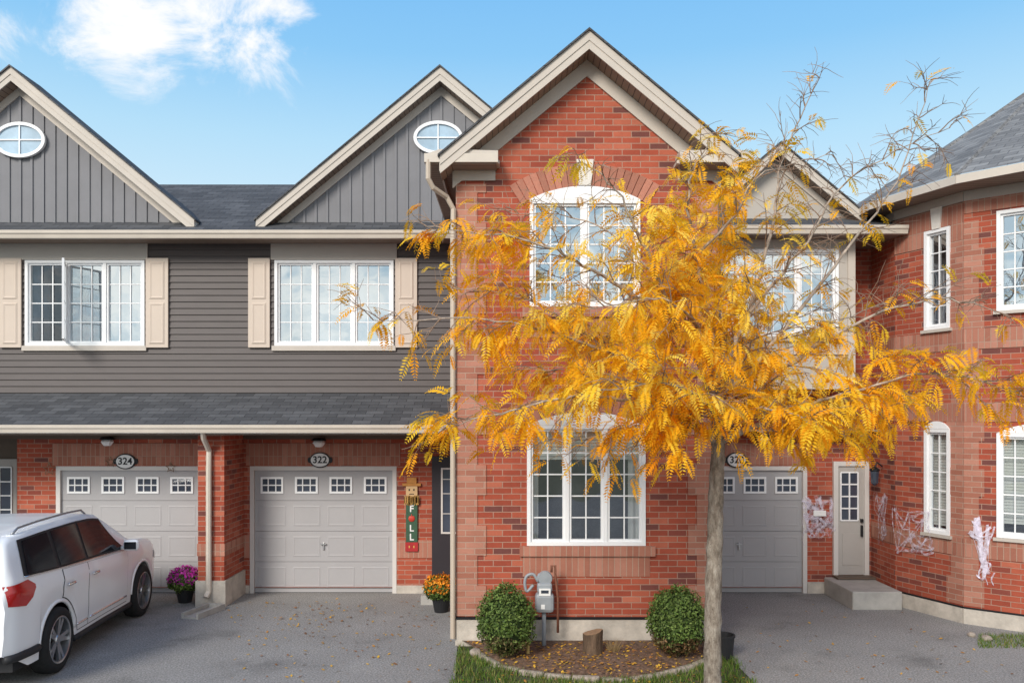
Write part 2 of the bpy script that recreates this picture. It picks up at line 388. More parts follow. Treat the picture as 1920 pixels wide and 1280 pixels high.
def gutter(parent,x0,x1,y,z,name='gutter'):
    g=MB(); g.xprism([(y+.12,z-.13),(y+.03,z-.13),(y+.015,z-.07),(y-.005,z-.05),(y-.01,z),(y+.005,z),(y+.01,z-.02),(y+.12,z-.02)][::-1],x0,x1)
    return g.build(name,M_GUT,parent)
def gable_roof(parent,cx,az,sl,half,y0,yw,y1,th=.03,fa=.2,sh=None,trim=.17,backwall=None):
    rb=MB(); fb=MB(); sb=MB(); tb=MB()
    for sgn in (-1,1):
        x1=cx+sgn*half; z1=az-sl*half
        def pr(mb,a,b,ya,yb,xa=cx,xb=x1):
            pts=[(xa,az-a-sl*abs(xa-cx)),(xb,az-a-sl*abs(xb-cx)),(xb,az-b-sl*abs(xb-cx)),(xa,az-b-sl*abs(xa-cx))]
            if sgn>0: pts=pts[::-1]
            mb.prism(pts,ya,yb)
        pr(rb,0,th,y0-.03,y1,cx,x1+sgn*.03)
        pr(fb,th+.002,th+fa*.62,y0,y0+.03)
        pr(fb,th+fa*.62,th+fa*1.18,y0+.012,y0+.035)
        pr(sb,th+fa*1.1,th+fa*1.16,y0+.036,yw+.01)
        pr(tb,th+fa*1.17,th+fa*1.17+trim*1.3,yw-.03,yw-.004,cx,cx+sgn*(half-.14))
        fb.box(x1-.012,x1+.012,y0+.03,y1-.002,z1-th-fa,z1-th-.002)
    rb.build('roof',sh or M_SHG,parent); fb.build('fascia',M_TRIM,parent); sb.build('soffit',M_SOF,parent); tb.build('rake_trim',M_TRIM,parent)
    if backwall:
        b=MB(); b.poly([(cx+half,y1-.02,az-sl*half-th),(cx-half,y1-.02,az-sl*half-th),(cx,y1-.02,az-th)]); b.build('gable_back',backwall,parent)
def batten_gable(parent,cx,zb,half,sl,y,m,pitch=.2):
    g=MB(); za=zb+sl*half
    g.poly([(cx-half,y,zb),(cx+half,y,zb),(cx,y,za)])
    n=int(half/pitch)
    for k in range(-n,n+1):
        x=cx+k*pitch; zt=za-sl*(abs(x-cx)+.02)
        if zt>zb+.05: g.box(x-.022,x+.022,y-.022,y-.001,zb,zt)
    g.build('gable_siding',m,parent)
def oval_window(parent,cx,cz,rx,rz,y):
    fb=MB(); n=40
    def ring(a,b,ya):
        return [(cx+a*math.cos(2*math.pi*i/n),ya,cz+b*math.sin(2*math.pi*i/n)) for i in range(n)]
    o1=ring(rx,rz,y-.06);o0=ring(rx,rz,y);i1=ring(rx-.055,rz-.055,y-.06);i0=ring(rx-.055,rz-.055,y-.02)
    for i in range(n):
        j=(i+1)%n
        fb.poly([o0[i],o0[j],o1[j],o1[i]]); fb.poly([o1[i],o1[j],i1[j],i1[i]]); fb.poly([i1[i],i1[j],i0[j],i0[i]])
    fb.box(cx-.011,cx+.011,y-.05,y-.034,cz-rz+.05,cz+rz-.05); fb.box(cx-rx+.05,cx+rx-.05,y-.049,y-.035,cz-.011,cz+.011)
    w=fb.build('oval_window',M_WHITE,parent)
    pb=MB(); pb.poly(ring(rx-.04,rz-.04,y-.028)); pb.build('pane',M_OVAL,w)
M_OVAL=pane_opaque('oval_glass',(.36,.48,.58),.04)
def lap(mb,x0,x1,z0,z1,y,ops=(),h=.112):
    n=int(round((z1-z0)/h)); h=(z1-z0)/n
    for i in range(n):
        a=z0+i*h; b=a+h; segs=[(x0,x1)]
        for o in ops:
            if o[2]<b-.01 and o[3]>a+.01:
                ns=[]
                for s0,s1 in segs:
                    if o[0]>s0: ns.append((s0,min(s1,o[0])))
                    if o[1]<s1: ns.append((max(s0,o[1]),s1))
                segs=[s for s in ns if s[1]-s[0]>.01]
        for s0,s1 in segs:
            mb.poly([(s0,y-.024,a),(s1,y-.024,a),(s1,y-.002,b),(s0,y-.002,b)])
            mb.poly([(s1,y-.024,a),(s0,y-.024,a),(s0,y-.002,a-.001),(s1,y-.002,a-.001)])
def shutter(parent,x0,x1,z0,z1,y):
    b=MB(); b.box(x0,x1,y-.04,y-.004,z0,z1)
    t=.06; mid=z0+(z1-z0)*.52
    for c,d in ((z0+t,mid-t/2),(mid+t/2,z1-t)):
        q=.025; a,e=x0+t,x1-t
        o=[(a,c),(e,c),(e,d),(a,d)]; i=[(a+q,c+q),(e-q,c+q),(e-q,d-q),(a+q,d-q)]; i2=[(a+2*q,c+2*q),(e-2*q,c+2*q),(e-2*q,d-2*q),(a+2*q,d-2*q)]
        for k in range(4):
            l=(k+1)%4
            b.poly([(o[k][0],y-.042,o[k][1]),(o[l][0],y-.042,o[l][1]),(i[l][0],y-.055,i[l][1]),(i[k][0],y-.055,i[k][1])])
            b.poly([(i[k][0],y-.055,i[k][1]),(i[l][0],y-.055,i[l][1]),(i2[l][0],y-.047,i2[l][1]),(i2[k][0],y-.047,i2[k][1])])
        b.poly([(p[0],y-.047,p[1]) for p in i2])
    b.build('shutter',M_SHUT,parent)
def plaque(parent,cx,cz,y,num):
    b=MB(); n=36
    def el(rx,rz,y0,y1,m):
        b.prism([(cx+rx*math.cos(2*math.pi*i/n),cz+rz*math.sin(2*math.pi*i/n)) for i in range(n)],y0,y1,m)
    el(.178,.136,y-.03,y-.004,0); el(.158,.116,y-.034,y-.03,1)
    for s in (-1,1): b.prism([(cx+s*.185+.032*math.cos(2*math.pi*i/14),cz+.05*math.sin(2*math.pi*i/14)) for i in range(14)],y-.022,y-.003,0)
    o=b.build('house_number_plaque',[M_BLK,M_STONEW],parent)
    text(num,.17,(cx,y-.036,cz),M_BLK,'numerals',o,.002,.018)
def porch_lamp(parent,cx,y,z):
    b=MB(); M=Matrix.Translation((cx,y,z))
    b.lathe([(0,.09),(.10,.085),(.13,.05),(.13,.04),(.10,.03)],M,8,0)
    o=b.build('porch_lamp',M_BLK,parent)
    g=MB(); g.lathe([(.09,.03),(.11,-.0),(.06,-.07),(0,-.075)],M,8); g.build('lamp_glass',M_STONEW,o)

G=14.5; PF=13.5; BF=11.23
# ============================================================ HOUSE 322 (grey wing + brick gable)
h=root('townhouse',(-.75,G,0),'townhouse with tall red brick gable, grey sided wing and number 322 over its garage','house')
XL,XR=-.75,2.79; XP=-4.915
sf=Seg((XL,BF),(XR,BF)); X=lambda px:(px-960)/138.02
ux=lambda px:X(px)-XL
Z=lambda py:3.1+(780-py)/138.02
up=(ux(993),ux(1200),Z(575),Z(375)); lo=(ux(988),ux(1210),Z(1022),Z(797))
w=MB(); zb=.38; zt=6.30
sf.wall(w,zb,zt,[up,lo])
cxg=(XL+XR)/2
w.poly([(XL,BF,zt),(XR,BF,zt),(cxg,BF,7.86)])
Seg((XL,G),(XL,BF)).wall(w,zb,zt); Seg((XR,BF),(XR,G)).wall(w,zb,zt)
w.build('brick_wall',MB_RED,h)
f=MB(); f.box(XL-.02,XR+.02,BF-.03,G,-.05,zb-.03); f.build('foundation',M_CONC,h)
f=MB(); f.box(XL-.03,XR+.03,BF-.04,G,zb-.03,zb); f.build('flashing',M_BLK,h)
for side in (0,1):
    q=MB(); z=zb+.01; k=0
    while z<6.2:
        z2=min(z+.41,6.25); wd=.40 if k%2==0 else .28
        if side==0: q.box(XL-.012,XL+wd,BF-.014,BF+.4,z,z2)
        else: q.box(XR-wd,XR+.012,BF-.014,BF+.4,z,z2)
        z=z2; k+=1
    q.build('quoins',MB_TAN,h)
M_VOU=mat('voussoir',(.39,.165,.113),.85,.12,20,bump=.4,island=.2)
def arch_lintel(parent,x0,x1,z0,rise,th,y,key=True):
    w=x1-x0; R=(w*w/4+rise*rise)/(2*rise); cx=(x0+x1)/2; cz=z0+rise-R; a0=math.asin(min(1,w/2/R))*1.16; n=int(R*2*a0/.085); b=MB()
    for i in range(n):
        a=-a0+2*a0*i/n; c=a+2*a0/n*.90
        pts=[(cx+r*math.sin(t),cz+r*math.cos(t)) for r,t in ((R,a),(R,c),(R+th,c),(R+th,a))]
        b.prism(pts,y-.018,y-.001)
    b.build('arch_lintel',M_VOU,parent)
    if key:
        b=MB(); b.prism([(cx-.085,cz+R-.0),(cx+.085,cz+R-.0),(cx+.115,cz+R+th+.05),(cx-.115,cz+R+th+.05)],y-.045,y-.002); b.build('keystone',M_STONE,parent)
arch_lintel(h,X(993),X(1200),Z(375),.19,.30,BF)
arch_lintel(h,X(988),X(1210),Z(797),.19,.30,BF)
for (a,b,c,d),nm in ((up,'u'),(lo,'l')):
    s=MB(); s.box(XL+a-.10,XL+b+.13,BF-.05,BF+.05,c-.14,c-.004); s.build('brick_sill',MB_SOL,h)
    s=MB(); s.box(XL+a-.06,XL+b+.06,BF-.012,BF+.0,c-.42,c-.142); s.build('soldier_course',MB_SOL,h)
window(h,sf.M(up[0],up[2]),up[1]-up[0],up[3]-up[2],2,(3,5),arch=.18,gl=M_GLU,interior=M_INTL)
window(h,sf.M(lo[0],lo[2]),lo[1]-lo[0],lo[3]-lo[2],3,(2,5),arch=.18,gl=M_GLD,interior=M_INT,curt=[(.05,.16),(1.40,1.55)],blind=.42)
gable_roof(h,1.015,8.19,.834,1.96,10.85,BF,16.5)
for sx in (-1,1):
    a=1.015+sx*2.17; b=1.015+sx*1.20; e=MB()
    e.box(a,b,10.87,10.99,6.44,6.555); e.box(a,b-sx*.02,10.99,BF-.0,6.46,6.50); e.box(a,a-sx*.12,10.99,G-.3,6.44,6.555); e.build('gutter',M_GUT,h)
    a=1.015+sx*2.15; b=1.015+sx*1.22; e=MB()
    e.box(a,b,10.9,BF-.005,6.425,6.438); e.box(a,1.015+sx*1.78,BF-.005,G-.3,6.425,6.438); e.build('eave_soffit',M_SOF,h)
    a=1.015+sx*1.80; b=1.015+sx*1.24; e=MB()
    e.box(a,b,BF-.035,BF-.016,6.29,6.424); e.build('frieze_board',M_TRIM,h)
    e=MB(); e.prism([(1.015+sx*1.2,6.556),(1.015+sx*2.15,6.556),(1.015+sx*1.97,6.62),(1.015+sx*1.2,6.60)][::sx],10.9,BF-.01); e.build('return_cap',M_TRIM,h)
d=MB(); d.tube([P(803,300,10.9),P(803,335,10.9),P(812,352,10.95),P(838,370,11.12),P(850,392,11.17),(XL-.05,11.18,5.5),(XL-.05,11.18,.1)],.036,8)
d.build('downspout',M_DSP,h)
# grey wing
wx0,wx1=-4.16,-2.075; wz0,wz1=4.334,5.83
s=MB(); lap(s,XP,XL,3.40,6.13,G,[(wx0,wx1,wz0,wz1)]); s.build('lap_siding',M_SIDE,h)
sw=Seg((XP,G),(XL,G))
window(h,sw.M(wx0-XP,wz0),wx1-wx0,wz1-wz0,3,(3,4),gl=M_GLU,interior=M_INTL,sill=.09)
b=MB(); b.box(wx0-.06,wx1+.06,G-.045,G-.026,wz1+.003,6.12); b.build('window_head_panel',M_BEIGE,h)
shutter(h,-4.61,-4.235,4.30,5.86,G-.02); shutter(h,-2.04,-1.66,4.30,5.86,G-.02)
def wing_roof(hh,x0,x1,ends=True):
    r=MB(); r.poly([(x0,13.98,6.24),(x1,13.98,6.24),(x1,17.5,8.0),(x0,17.5,8.0)]); r.poly([(x1,21,6.24),(x0,21,6.24),(x0,17.5,8.0),(x1,17.5,8.0)])
    r.poly([(x0,13.98,6.20),(x1,13.98,6.20),(x1,13.98,6.24),(x0,13.98,6.24)]); r.build('roof',M_SHG,hh)
    gutter(hh,x0,x1,13.93,6.235)
    r=MB(); r.box(x0,x1,14.04,G-.025,6.115,6.13); r.build('eave_soffit',M_SOF,hh)
    r=MB(); r.poly([(x0,13.12,2.97),(x1,13.12,2.97),(x1,G-.005,3.50),(x0,G-.005,3.50)]); r.poly([(x0,13.12,2.93),(x1,13.12,2.93),(x1,13.12,2.97),(x0,13.12,2.97)]); r.build('porch_roof',M_SHG,hh)
    gutter(hh,x0,x1,13.07,2.965,'porch_gutter')
    r=MB(); r.box(x0,x1,13.18,G-.03,2.80,2.82); r.build('porch_soffit',M_SOF,hh)
    r=MB(); r.box(x0,x1,G-.04,G-.004,2.70,2.80); r.build('frieze_board',M_BROWN,hh)
wing_roof(h,XP,XL-.005)
r=MB(); r.poly([(XL,14.5,6.5),(XR,14.5,6.5),(XR,17.5,8.0),(XL,17.5,8.0)]); r.poly([(XR,21,6.24),(XL,21,6.24),(XL,17.5,8),(XR,17.5,8)]); r.build('rear_roof',M_SHG,h)
gable_roof(h,-1.24,9.13,.83,3.16,14.2,G,15.1,trim=.12,backwall=M_BAT)
batten_gable(h,-1.24,6.44,2.98,.83,G-.0,M_BAT)
oval_window(h,-1.29,7.96,.43,.29,G-.024)
gx0,gx1=-4.52,-2.10
w=MB(); Seg((XP,G),(XL,G)).wall(w,0.1,2.71,[(gx0-XP-.07,gx1-XP+.07,0.1,2.22)]); w.build('garage_wall',MB_RED,h)
for a,b in ((XP,gx0-.08),(gx1+.08,XL-.02)):
    w=MB(); w.box(a,b,G-.02,G+.1,-.05,.14); w.build('garage_foundation',M_CONC,h)
garage_door(h,gx0,gx1,G+.04)
for q in ((gx0-.14,gx1+.14,2.24,2.62),(gx1+.08,-1.40,.62,.93),(XP+.22,gx0-.08,.62,1.02)):
    b=MB(); b.box(q[0],q[1],G-.014,G-.0005,q[2],q[3]); b.build('soldier_course',MB_SOL,h)
plaque(h,-3.36,2.335,G-.014,'322')
porch_lamp(h,-3.34,14.3,2.64)
b=MB(); b.box(-1.40,-.76,G-.05,G-.005,.16,2.40); o=b.build('entry_door',M_DOORD,h)
b=MB(); a0,a1,c0,c1=-1.24,-.80,1.05,2.2
b.box(a0,a0+.03,G-.07,G-.051,c0,c1); b.box(a0+.03,a1,G-.07,G-.051,c0,c0+.03); b.box(a0+.03,a1,G-.07,G-.051,c1-.03,c1)
for z in (1.4,1.75,2.0): b.box(a0+.03,a1,G-.066,G-.051,z-.006,z+.006)
b.box(-1.08,-1.068,G-.065,G-.051,c0,c1); b.build('door_window_frame',M_GTRIM,o)
b=MB(); b.poly([(a0,G-.053,c0),(a1,G-.053,c0),(a1,G-.053,c1),(a0,G-.053,c1)]); b.build('pane',M_PANEG,o)
b=MB(); b.box(-1.50,-.78,13.6,G-.055,0,.15); b.build('porch_step',M_CONC2,h)
pr=root('brick_pier',(-4.9,PF,0),'square red brick pier standing between the two grey garage doors on the left','pier')
b=MB(); b.box(-5.13,-4.70,PF,G-.005,.42,2.80); b.build('pier_shaft',MB_RED,pr)
b=MB(); b.box(-5.14,-4.69,PF-.012,G-.016,.82,1.02); b.build('soldier_band',MB_SOL,pr)
b=MB(); b.box(-5.16,-4.67,PF-.03,G-.017,-.05,.42); b.build('pier_base',M_CONC,pr)
b=MB(); b.tube([P(380,808,13.15),P(382,822,13.25),P(392,845,13.45),(-4.93,13.44,2.2),(-4.93,13.44,.26),(-4.95,13.36,.17)],.045,8); b.build('downspout',M_GUT,pr)

# ============================================================ HOUSE 324
h4=root('townhouse',(-8.6,G,0),'grey sided townhouse at the left with number 324 and white car before its garage','house')
x0,x1=-13.0,XP
v0,v1=-8.53,-6.435
s=MB(); lap(s,x0,x1,3.40,6.13,G,[(v0,v1,wz0,wz1)]); s.build('lap_siding',M_SIDE,h4)
s4=Seg((x0,G),(x1,G))
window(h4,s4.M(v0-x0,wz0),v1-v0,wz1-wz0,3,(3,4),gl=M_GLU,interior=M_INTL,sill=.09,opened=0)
b=MB(); b.box(-9.3,v1+.06,G-.045,G-.026,wz1+.003,6.12); b.build('window_head_panel',M_BEIGE,h4)
shutter(h4,-8.96,-8.58,4.30,5.86,G-.02); shutter(h4,-6.40,-6.01,4.30,5.86,G-.02)
wing_roof(h4,x0,x1)
gable_roof(h4,-8.62,9.13,.83,3.16,14.2,G,15.1,trim=.12,backwall=M_BAT)
batten_gable(h4,-8.62,6.44,2.98,.83,G,M_BAT)
oval_window(h4,-8.60,7.92,.45,.31,G-.024)
gy0,gy1=-7.92,-5.50
w=MB(); Seg((-8.68,G),(x1,G)).wall(w,.1,2.71,[(gy0+8.68-.07,gy1+8.68+.07,.1,2.22)]); Seg((-8.68,15.5),(-8.68,G)).wall(w,.1,2.71); w.build('garage_wall',MB_RED,h4)
for a,b in ((-8.69,gy0-.08),(gy1+.08,x1)):
    w=MB(); w.box(a,b,G-.02,G+.1,-.05,.14); w.build('garage_foundation',M_CONC,h4)
garage_door(h4,gy0,gy1,G+.04)
b=MB(); b.box(gy0-.14,gy1+.14,G-.014,G-.0005,2.24,2.62); b.build('soldier_course',MB_SOL,h4)
plaque(h4,-6.765,2.31,G-.014,'324'); porch_lamp(h4,-7.0,14.3,2.66)
w=MB(); Seg((-13,15.5),(-8.68,15.5)).wall(w,.0,2.8); w.build('recess_wall',M_BROWN,h4)
b=MB(); b.box(-10.3,-9.25,15.44,15.49,.1,2.3); o=b.build('entry_door',M_DOORG,h4)
b=MB(); b.box(-10.0,-9.34,15.43,15.439,1.1,2.15); b.build('pane',M_PANEG,o)
b=MB()
for k in range(4): b.box(-10+.22*k-.012,-10+.22*k+.012,15.418,15.43,1.1,2.15)
for z in (1.1,1.36,1.62,1.88,2.15): b.box(-10.0,-9.34,15.42,15.429,z-.012,z+.012)
b.build('door_window_frame',M_WHITE,o)

# ============================================================ HOUSE 320
h0=root('townhouse',(5.2,G,0),'townhouse behind the yellow tree with beige bay, grey garage door and number 320','house')
A0,A1=XR+.004,6.296
dg0,dg1=2.88,5.10
w=MB(); Seg((A0,G),(A1,G)).wall(w,.1,6.13,[(dg0-A0-.07,dg1-A0+.07,.1,2.22)]); w.build('brick_wall',MB_RED,h0)
w=MB(); w.box(dg1+.08,5.62,G-.02,G+.1,-.05,.2); w.build('foundation',M_CONC,h0)
garage_door(h0,dg0,dg1,G+.04,nwin=4)
b=MB(); b.box(dg0,dg1+.14,G-.014,G-.0005,2.24,2.62); b.build('soldier_course',MB_SOL,h0)
plaque(h0,3.93,2.335,G-.014,'320'); porch_lamp(h0,4.35,14.3,2.70)
b=MB(); b.box(5.62,5.70,G-.06,G-.004,.31,2.31); b.box(6.16,6.24,G-.06,G-.004,.31,2.31); b.box(5.70,6.16,G-.06,G-.004,2.23,2.31); b.build('door_frame',M_GTRIM,h0)
b=MB(); b.box(5.70,6.16,G-.03,G-.003,.33,2.23); b.box(5.78,6.08,G-.04,G-.031,.5,1.05); o=b.build('entry_door',M_DOORG,h0)
b=MB(); b.box(5.75,6.05,G-.036,G-.031,1.28,2.12); b.build('pane',M_PANEG,o)
b=MB()
for k in range(3): b.box(5.75+.15*k-.012,5.75+.15*k+.012,G-.05,G-.037,1.28,2.12)
for k in range(5): b.box(5.75,6.05,G-.048,G-.0375,1.28+.21*k-.012,1.28+.21*k+.012)
b.build('door_window_frame',M_WHITE,o)
b=MB(); b.rbox((6.11,G-.06,1.10),(.035,.05,.2),.01); b.rbox((6.11,G-.06,1.28),(.05,.05,.06),.01); b.build('door_handle',M_BLK,o)
b=MB(); b.rbox((5.86,13.86,.14),(.80,1.22,.30),.02); b.build('porch_step',M_CONC2,h0)
b=MB(); b.box(5.6,6.26,14.2,G-.06,.30,.33); b.build('door_sill',M_BROWN,h0)
BY=13.7; BX1=5.66
sb_=Seg((A0,BY),(BX1,BY)); bx0,bx1=3.45,5.40; bz0,bz1=4.42,5.86
w=MB(); sb_.wall(w,3.57,6.1,[(bx0-A0,bx1-A0,bz0,bz1)]); Seg((BX1,BY),(BX1,G)).wall(w,3.57,6.1); w.poly([(A0,BY,3.57),(A0,G,3.57),(BX1,G,3.57),(BX1,BY,3.57)]); w.build('bay_wall',M_BEIGE,h0)
b=MB(); b.box(A0,BX1+.02,BY-.03,BY-.002,3.55,3.68); b.box(A0,BX1+.02,BY-.03,BY-.002,4.12,4.22); b.box(BX1-.1,BX1+.02,BY-.028,BY-.002,3.68,4.12); b.box(BX1-.1,BX1+.02,BY-.028,BY-.002,4.22,6.08); b.box(4.3,4.4,BY-.028,BY-.002,3.68,4.12); b.build('bay_trim',M_TRIM,h0)
window(h0,sb_.M(bx0-A0,bz0),bx1-bx0,bz1-bz0,3,(3,4),gl=M_GLU,interior=M_INTL,sill=.08,proud=.04)
r=MB(); r.poly([(A0,13.3,6.16),(A1,13.3,6.16),(A1,17.2,7.6),(A0,17.2,7.6)]); r.poly([(A1,21,6.2),(A0,21,6.2),(A0,17.2,7.6),(A1,17.2,7.6)]); r.build('roof',M_SHG,h0)
gutter(h0,A0,A1+.06,13.24,6.16)
r=MB(); r.box(A0,A1,13.36,G-.005,6.03,6.05); r.build('eave_soffit',M_SOF,h0)
gable_roof(h0,4.52,7.72,.84,1.45,13.9,14.2,17.,fa=.15,trim=.1)
b=MB(); b.poly([(4.52-1.25,14.2,6.42),(4.52+1.25,14.2,6.42),(4.52,14.2,7.47)]); b.build('gable_siding',M_BEIGE,h0)
r=MB(); r.box(A0,A1,14.1,G-.005,2.84,2.87); r.build('porch_soffit',M_SOF,h0)

# ============================================================ CORNER HOUSE (right)
hc=root('corner_house',(8.9,14,0),'red brick corner house at the right edge with an angled bay and grey hip roof','house')
Wp=[(6.30,19),(6.30,13.6),(6.78,12.4),(8.47,10.99),(10.4,10.9),(11.5,12.5),(11.5,19)]
Ep=[(5.85,19),(5.85,13.5),(6.45,12.0),(8.22,10.18),(10.6,10.3),(11.95,12.3),(11.95,19)]
segs=[Seg(a,b) for a,b in zip(Wp,Wp[1:])]
w=MB(); zf=.25; ztop=6.48
s1=segs[1]; s2=segs[2]; L1=s1.L
o1u=(L1*.46,L1*.82,4.45,6.0); o1l=(L1*.46,L1*.82,1.28,2.90)
u2=.43; o2u=(u2,u2+1.15,4.64,6.10); o2l=(u2,u2+1.15,1.33,2.85)
for k,s in enumerate(segs):
    ops=[o1u,o1l] if k==1 else [o2u,o2l] if k==2 else []
    s.wall(w,zf,ztop,ops)
w.build('brick_wall',MB_RED,hc)
f=MB(); fl=MB()
for s in segs: s.box(f,-.0,s.L,-.05,zf-.025,-.2,.035); s.box(fl,0,s.L,zf-.025,zf,-.1,.03)
f.build('foundation',M_CONC,hc); fl.build('flashing',M_BLK,hc)
for za,zb_ in ((1.0,1.27),(4.10,4.40),(3.02,3.30)):
    bd=MB()
    for k,s in enumerate(segs[:4]): s.box(bd,0 if k else s.L-1.2,s.L,za,zb_,.0005,.014)
    bd.build('soldier_course',MB_SOL,hc)
bd=MB()
for k,s in enumerate(segs[:4]):
    if k==1: s.box(bd,0,o1u[0]-.02,5.75,6.3,.0005,.013); s.box(bd,o1u[1]+.02,s.L,5.75,6.3,.0005,.013); s.box(bd,o1u[0]-.02,o1u[1]+.02,6.01,6.3,.0005,.013)
    elif k==2: s.box(bd,0,s.L,6.13,6.32,.0005,.013)
    else: s.box(bd,0 if k else s.L-1.2,s.L,6.0,6.30,.0005,.013)
bd.build('soldier_course',MB_SOL,hc)
qn=MB(); z=zf+.02;k=0
while z<6.0:
    z2=z+.41; wd=.22 if k%2 else .30
    s1.box(qn,L1-wd,L1,z,z2,.0005,.010); s2.box(qn,0,wd*.9,z,z2,.0005,.010); z=z2;k+=1
qn.build('quoins',MB_TAN,hc)
for s,o in ((s1,o1u),(s2,o2u)):
    b=MB(); um=(o[0]+o[1])/2; b.prism([(-.07,0),(.07,0),(.10,.33),(-.10,.33)],-.045,-.016,0,s.M(um,o[3]+.0)); b.build('keystone',M_STONE,hc)
window(hc,s1.M(o1u[0],o1u[2]),o1u[1]-o1u[0],o1u[3]-o1u[2],1,(2,5),gl=M_GL,interior=M_INT,sill=.05)
window(hc,s1.M(o1l[0],o1l[2]),o1l[1]-o1l[0],o1l[3]-o1l[2],1,(2,5),arch=.12,gl=M_GLD,blind=1.45,sill=.05)
window(hc,s2.M(o2u[0],o2u[2]),o2u[1]-o2u[0],o2u[3]-o2u[2],2,(3,5),gl=M_GLU,interior=M_INTL,sill=.05)
window(hc,s2.M(o2l[0],o2l[2]),o2l[1]-o2l[0],o2l[3]-o2l[2],2,(3,5),arch=.15,gl=M_GLD,blind=1.3,sill=.05)
ap=Vector((10.,15.5,9.4)); r=MB(); sf2=MB(); gt=MB(); fr_=MB()
for a,b in zip(Ep,Ep[1:]):
    r.poly([(a[0],a[1],6.60),(b[0],b[1],6.60),ap])
    s=Seg(a,b); s.box(gt,-.0,s.L,6.47,6.59,-.10,.015)
r.build('roof',M_SHL,hc); gt.build('gutter',M_GUT,hc)
for (a,b),(c,d) in zip(zip(Ep,Ep[1:]),zip(Wp,Wp[1:])): sf2.poly([(a[0],a[1],6.468),(c[0],c[1],6.468),(d[0],d[1],6.468),(b[0],b[1],6.468)])
sf2.build('eave_soffit',M_SOF,hc)
for s in segs[:4]: s.box(fr_,0,s.L,6.32,6.466,.0008,.02)
fr_.build('frieze_board',M_BEIGE,hc)
for e_ in Ep[1:5]:
    hip=MB(); hip.tube([Vector((e_[0],e_[1],6.60)),ap],.035,6); hip.build('hip_ridge',M_SHL,hc)
b=MB(); b.tube([(6.27,14.0,2.25),(6.18,14.0,2.32),(6.14,14.0,2.22)],.015,6); b.lathe([(0,.16),(.09,.10),(.09,.08),(.06,.07)],Matrix.Translation((6.14,14.0,2.1)),8); o=b.build('wall_lamp',M_BLK,hc)
g=MB(); g.lathe([(.075,.07),(.06,-.13),(.02,-.17),(0,-.18)],Matrix.Translation((6.14,14.0,2.1)),8); g.build('lamp_glass',M_PANEG,o)

# ============================================================ GROUND
def asphalt(name,col):
    m,nt,b=newmat(name); L=nt.links.new; tc=N(nt,'ShaderNodeTexCoord')
    n1=N(nt,'ShaderNodeTexNoise'); n1.inputs['Scale'].default_value=.8; n1.inputs['Detail'].default_value=9; n1.inputs['Roughness'].default_value=.62; L(tc.outputs['Object'],n1.inputs[0])
    n2=N(nt,'ShaderNodeTexNoise'); n2.inputs['Scale'].default_value=42; n2.inputs['Detail'].default_value=5; n2.inputs['Roughness'].default_value=.9; L(tc.outputs['Object'],n2.inputs[0])
    r=ramp(nt,[(.30,[c*.62 for c in col]),(.44,[c*.92 for c in col]),(.6,col),(.75,[c*1.18 for c in col])]); L(n1.outputs[0],r.inputs[0])
    r2=ramp(nt,[(.36,.45),(.5,1.),(.64,1.75)]); L(n2.outputs[0],r2.inputs[0])
    mx=N(nt,'ShaderNodeMixRGB',blend_type='MULTIPLY'); mx.inputs[0].default_value=1; L(r.outputs[0],mx.inputs[1]); L(r2.outputs[0],mx.inputs[2])
    L(mx.outputs[0],b.inputs['Base Color']); b.inputs['Roughness'].default_value=.95; b.inputs['Specular IOR Level'].default_value=.1
    bp=N(nt,'ShaderNodeBump'); bp.inputs['Strength'].default_value=.7; bp.inputs['Distance'].default_value=.01; L(n2.outputs[0],bp.inputs['Height']); L(bp.outputs[0],b.inputs['Normal'])
    return m
M_ASPH=asphalt('asphalt',(.29,.28,.268))
M_SOIL=mat('lawn_ground',(.08,.085,.045),.95,.4,6,bump=.6)
g=MB(); g.poly([(-400,-400,-.03),(400,-400,-.03),(400,400,-.03),(-400,400,-.03)]); struct(g.build('ground',M_SOIL))
g=MB(); g.poly([(-16,2,0),(-.75,2,0),(-.62,8.5,0),(-.66,9.6,0),(-.78,12,0),(-.78,14.6,0),(-16,15.5,0)]); struct(g.build('driveway',M_ASPH))
g=MB(); g.poly([(2.86,2,0),(12,2,0),(12,14.6,0),(2.82,14.6,0),(2.80,11,0),(2.82,9.6,0)]); struct(g.build('driveway',M_ASPH))
g=MB(); g.poly([(-80,-9,-.01),(80,-9,-.01),(80,2.0,-.01),(-80,2.0,-.01)]); struct(g.build('road',asphalt('road_asphalt',(.20,.195,.19))))
M_MUL=mat('mulch',(.16,.10,.068),.95,.8,22,bump=1.,bscale=60)
edge_px=[(893,1222),(915,1240),(950,1254),(1010,1266),(1075,1274),(1140,1277),(1200,1273),(1255,1263),(1300,1250),(1325,1238)]
EP=[PG(*p) for p in edge_px]
g=MB(); n=len(EP); bed=[]
for k in range(13):
    t=k/12; row=[]
    for i,p in enumerate(EP):
        bx=XL+(XR-XL)*(.02+.96*i/(n-1)); q=p.lerp(Vector((bx,BF-.03,0)),t)
        row.append(Vector((q.x,q.y,.015+.05*math.sin(min(1,t*2)*math.pi/2)+.015*noise.noise(q*6))))
    bed.append(row)
g.grid(bed); struct(g.build('mulch_bed',M_MUL,smooth=True))
g=MB(); g.poly([(-.66,6,-.012),(2.84,6,-.012),(2.82,11.2,-.012),(-.77,11.2,-.012)]); struct(g.build('lawn',M_SOIL))
M_EDGE=mat('edging_stone',(.34,.285,.235),.95,.5,14,bump=.8)
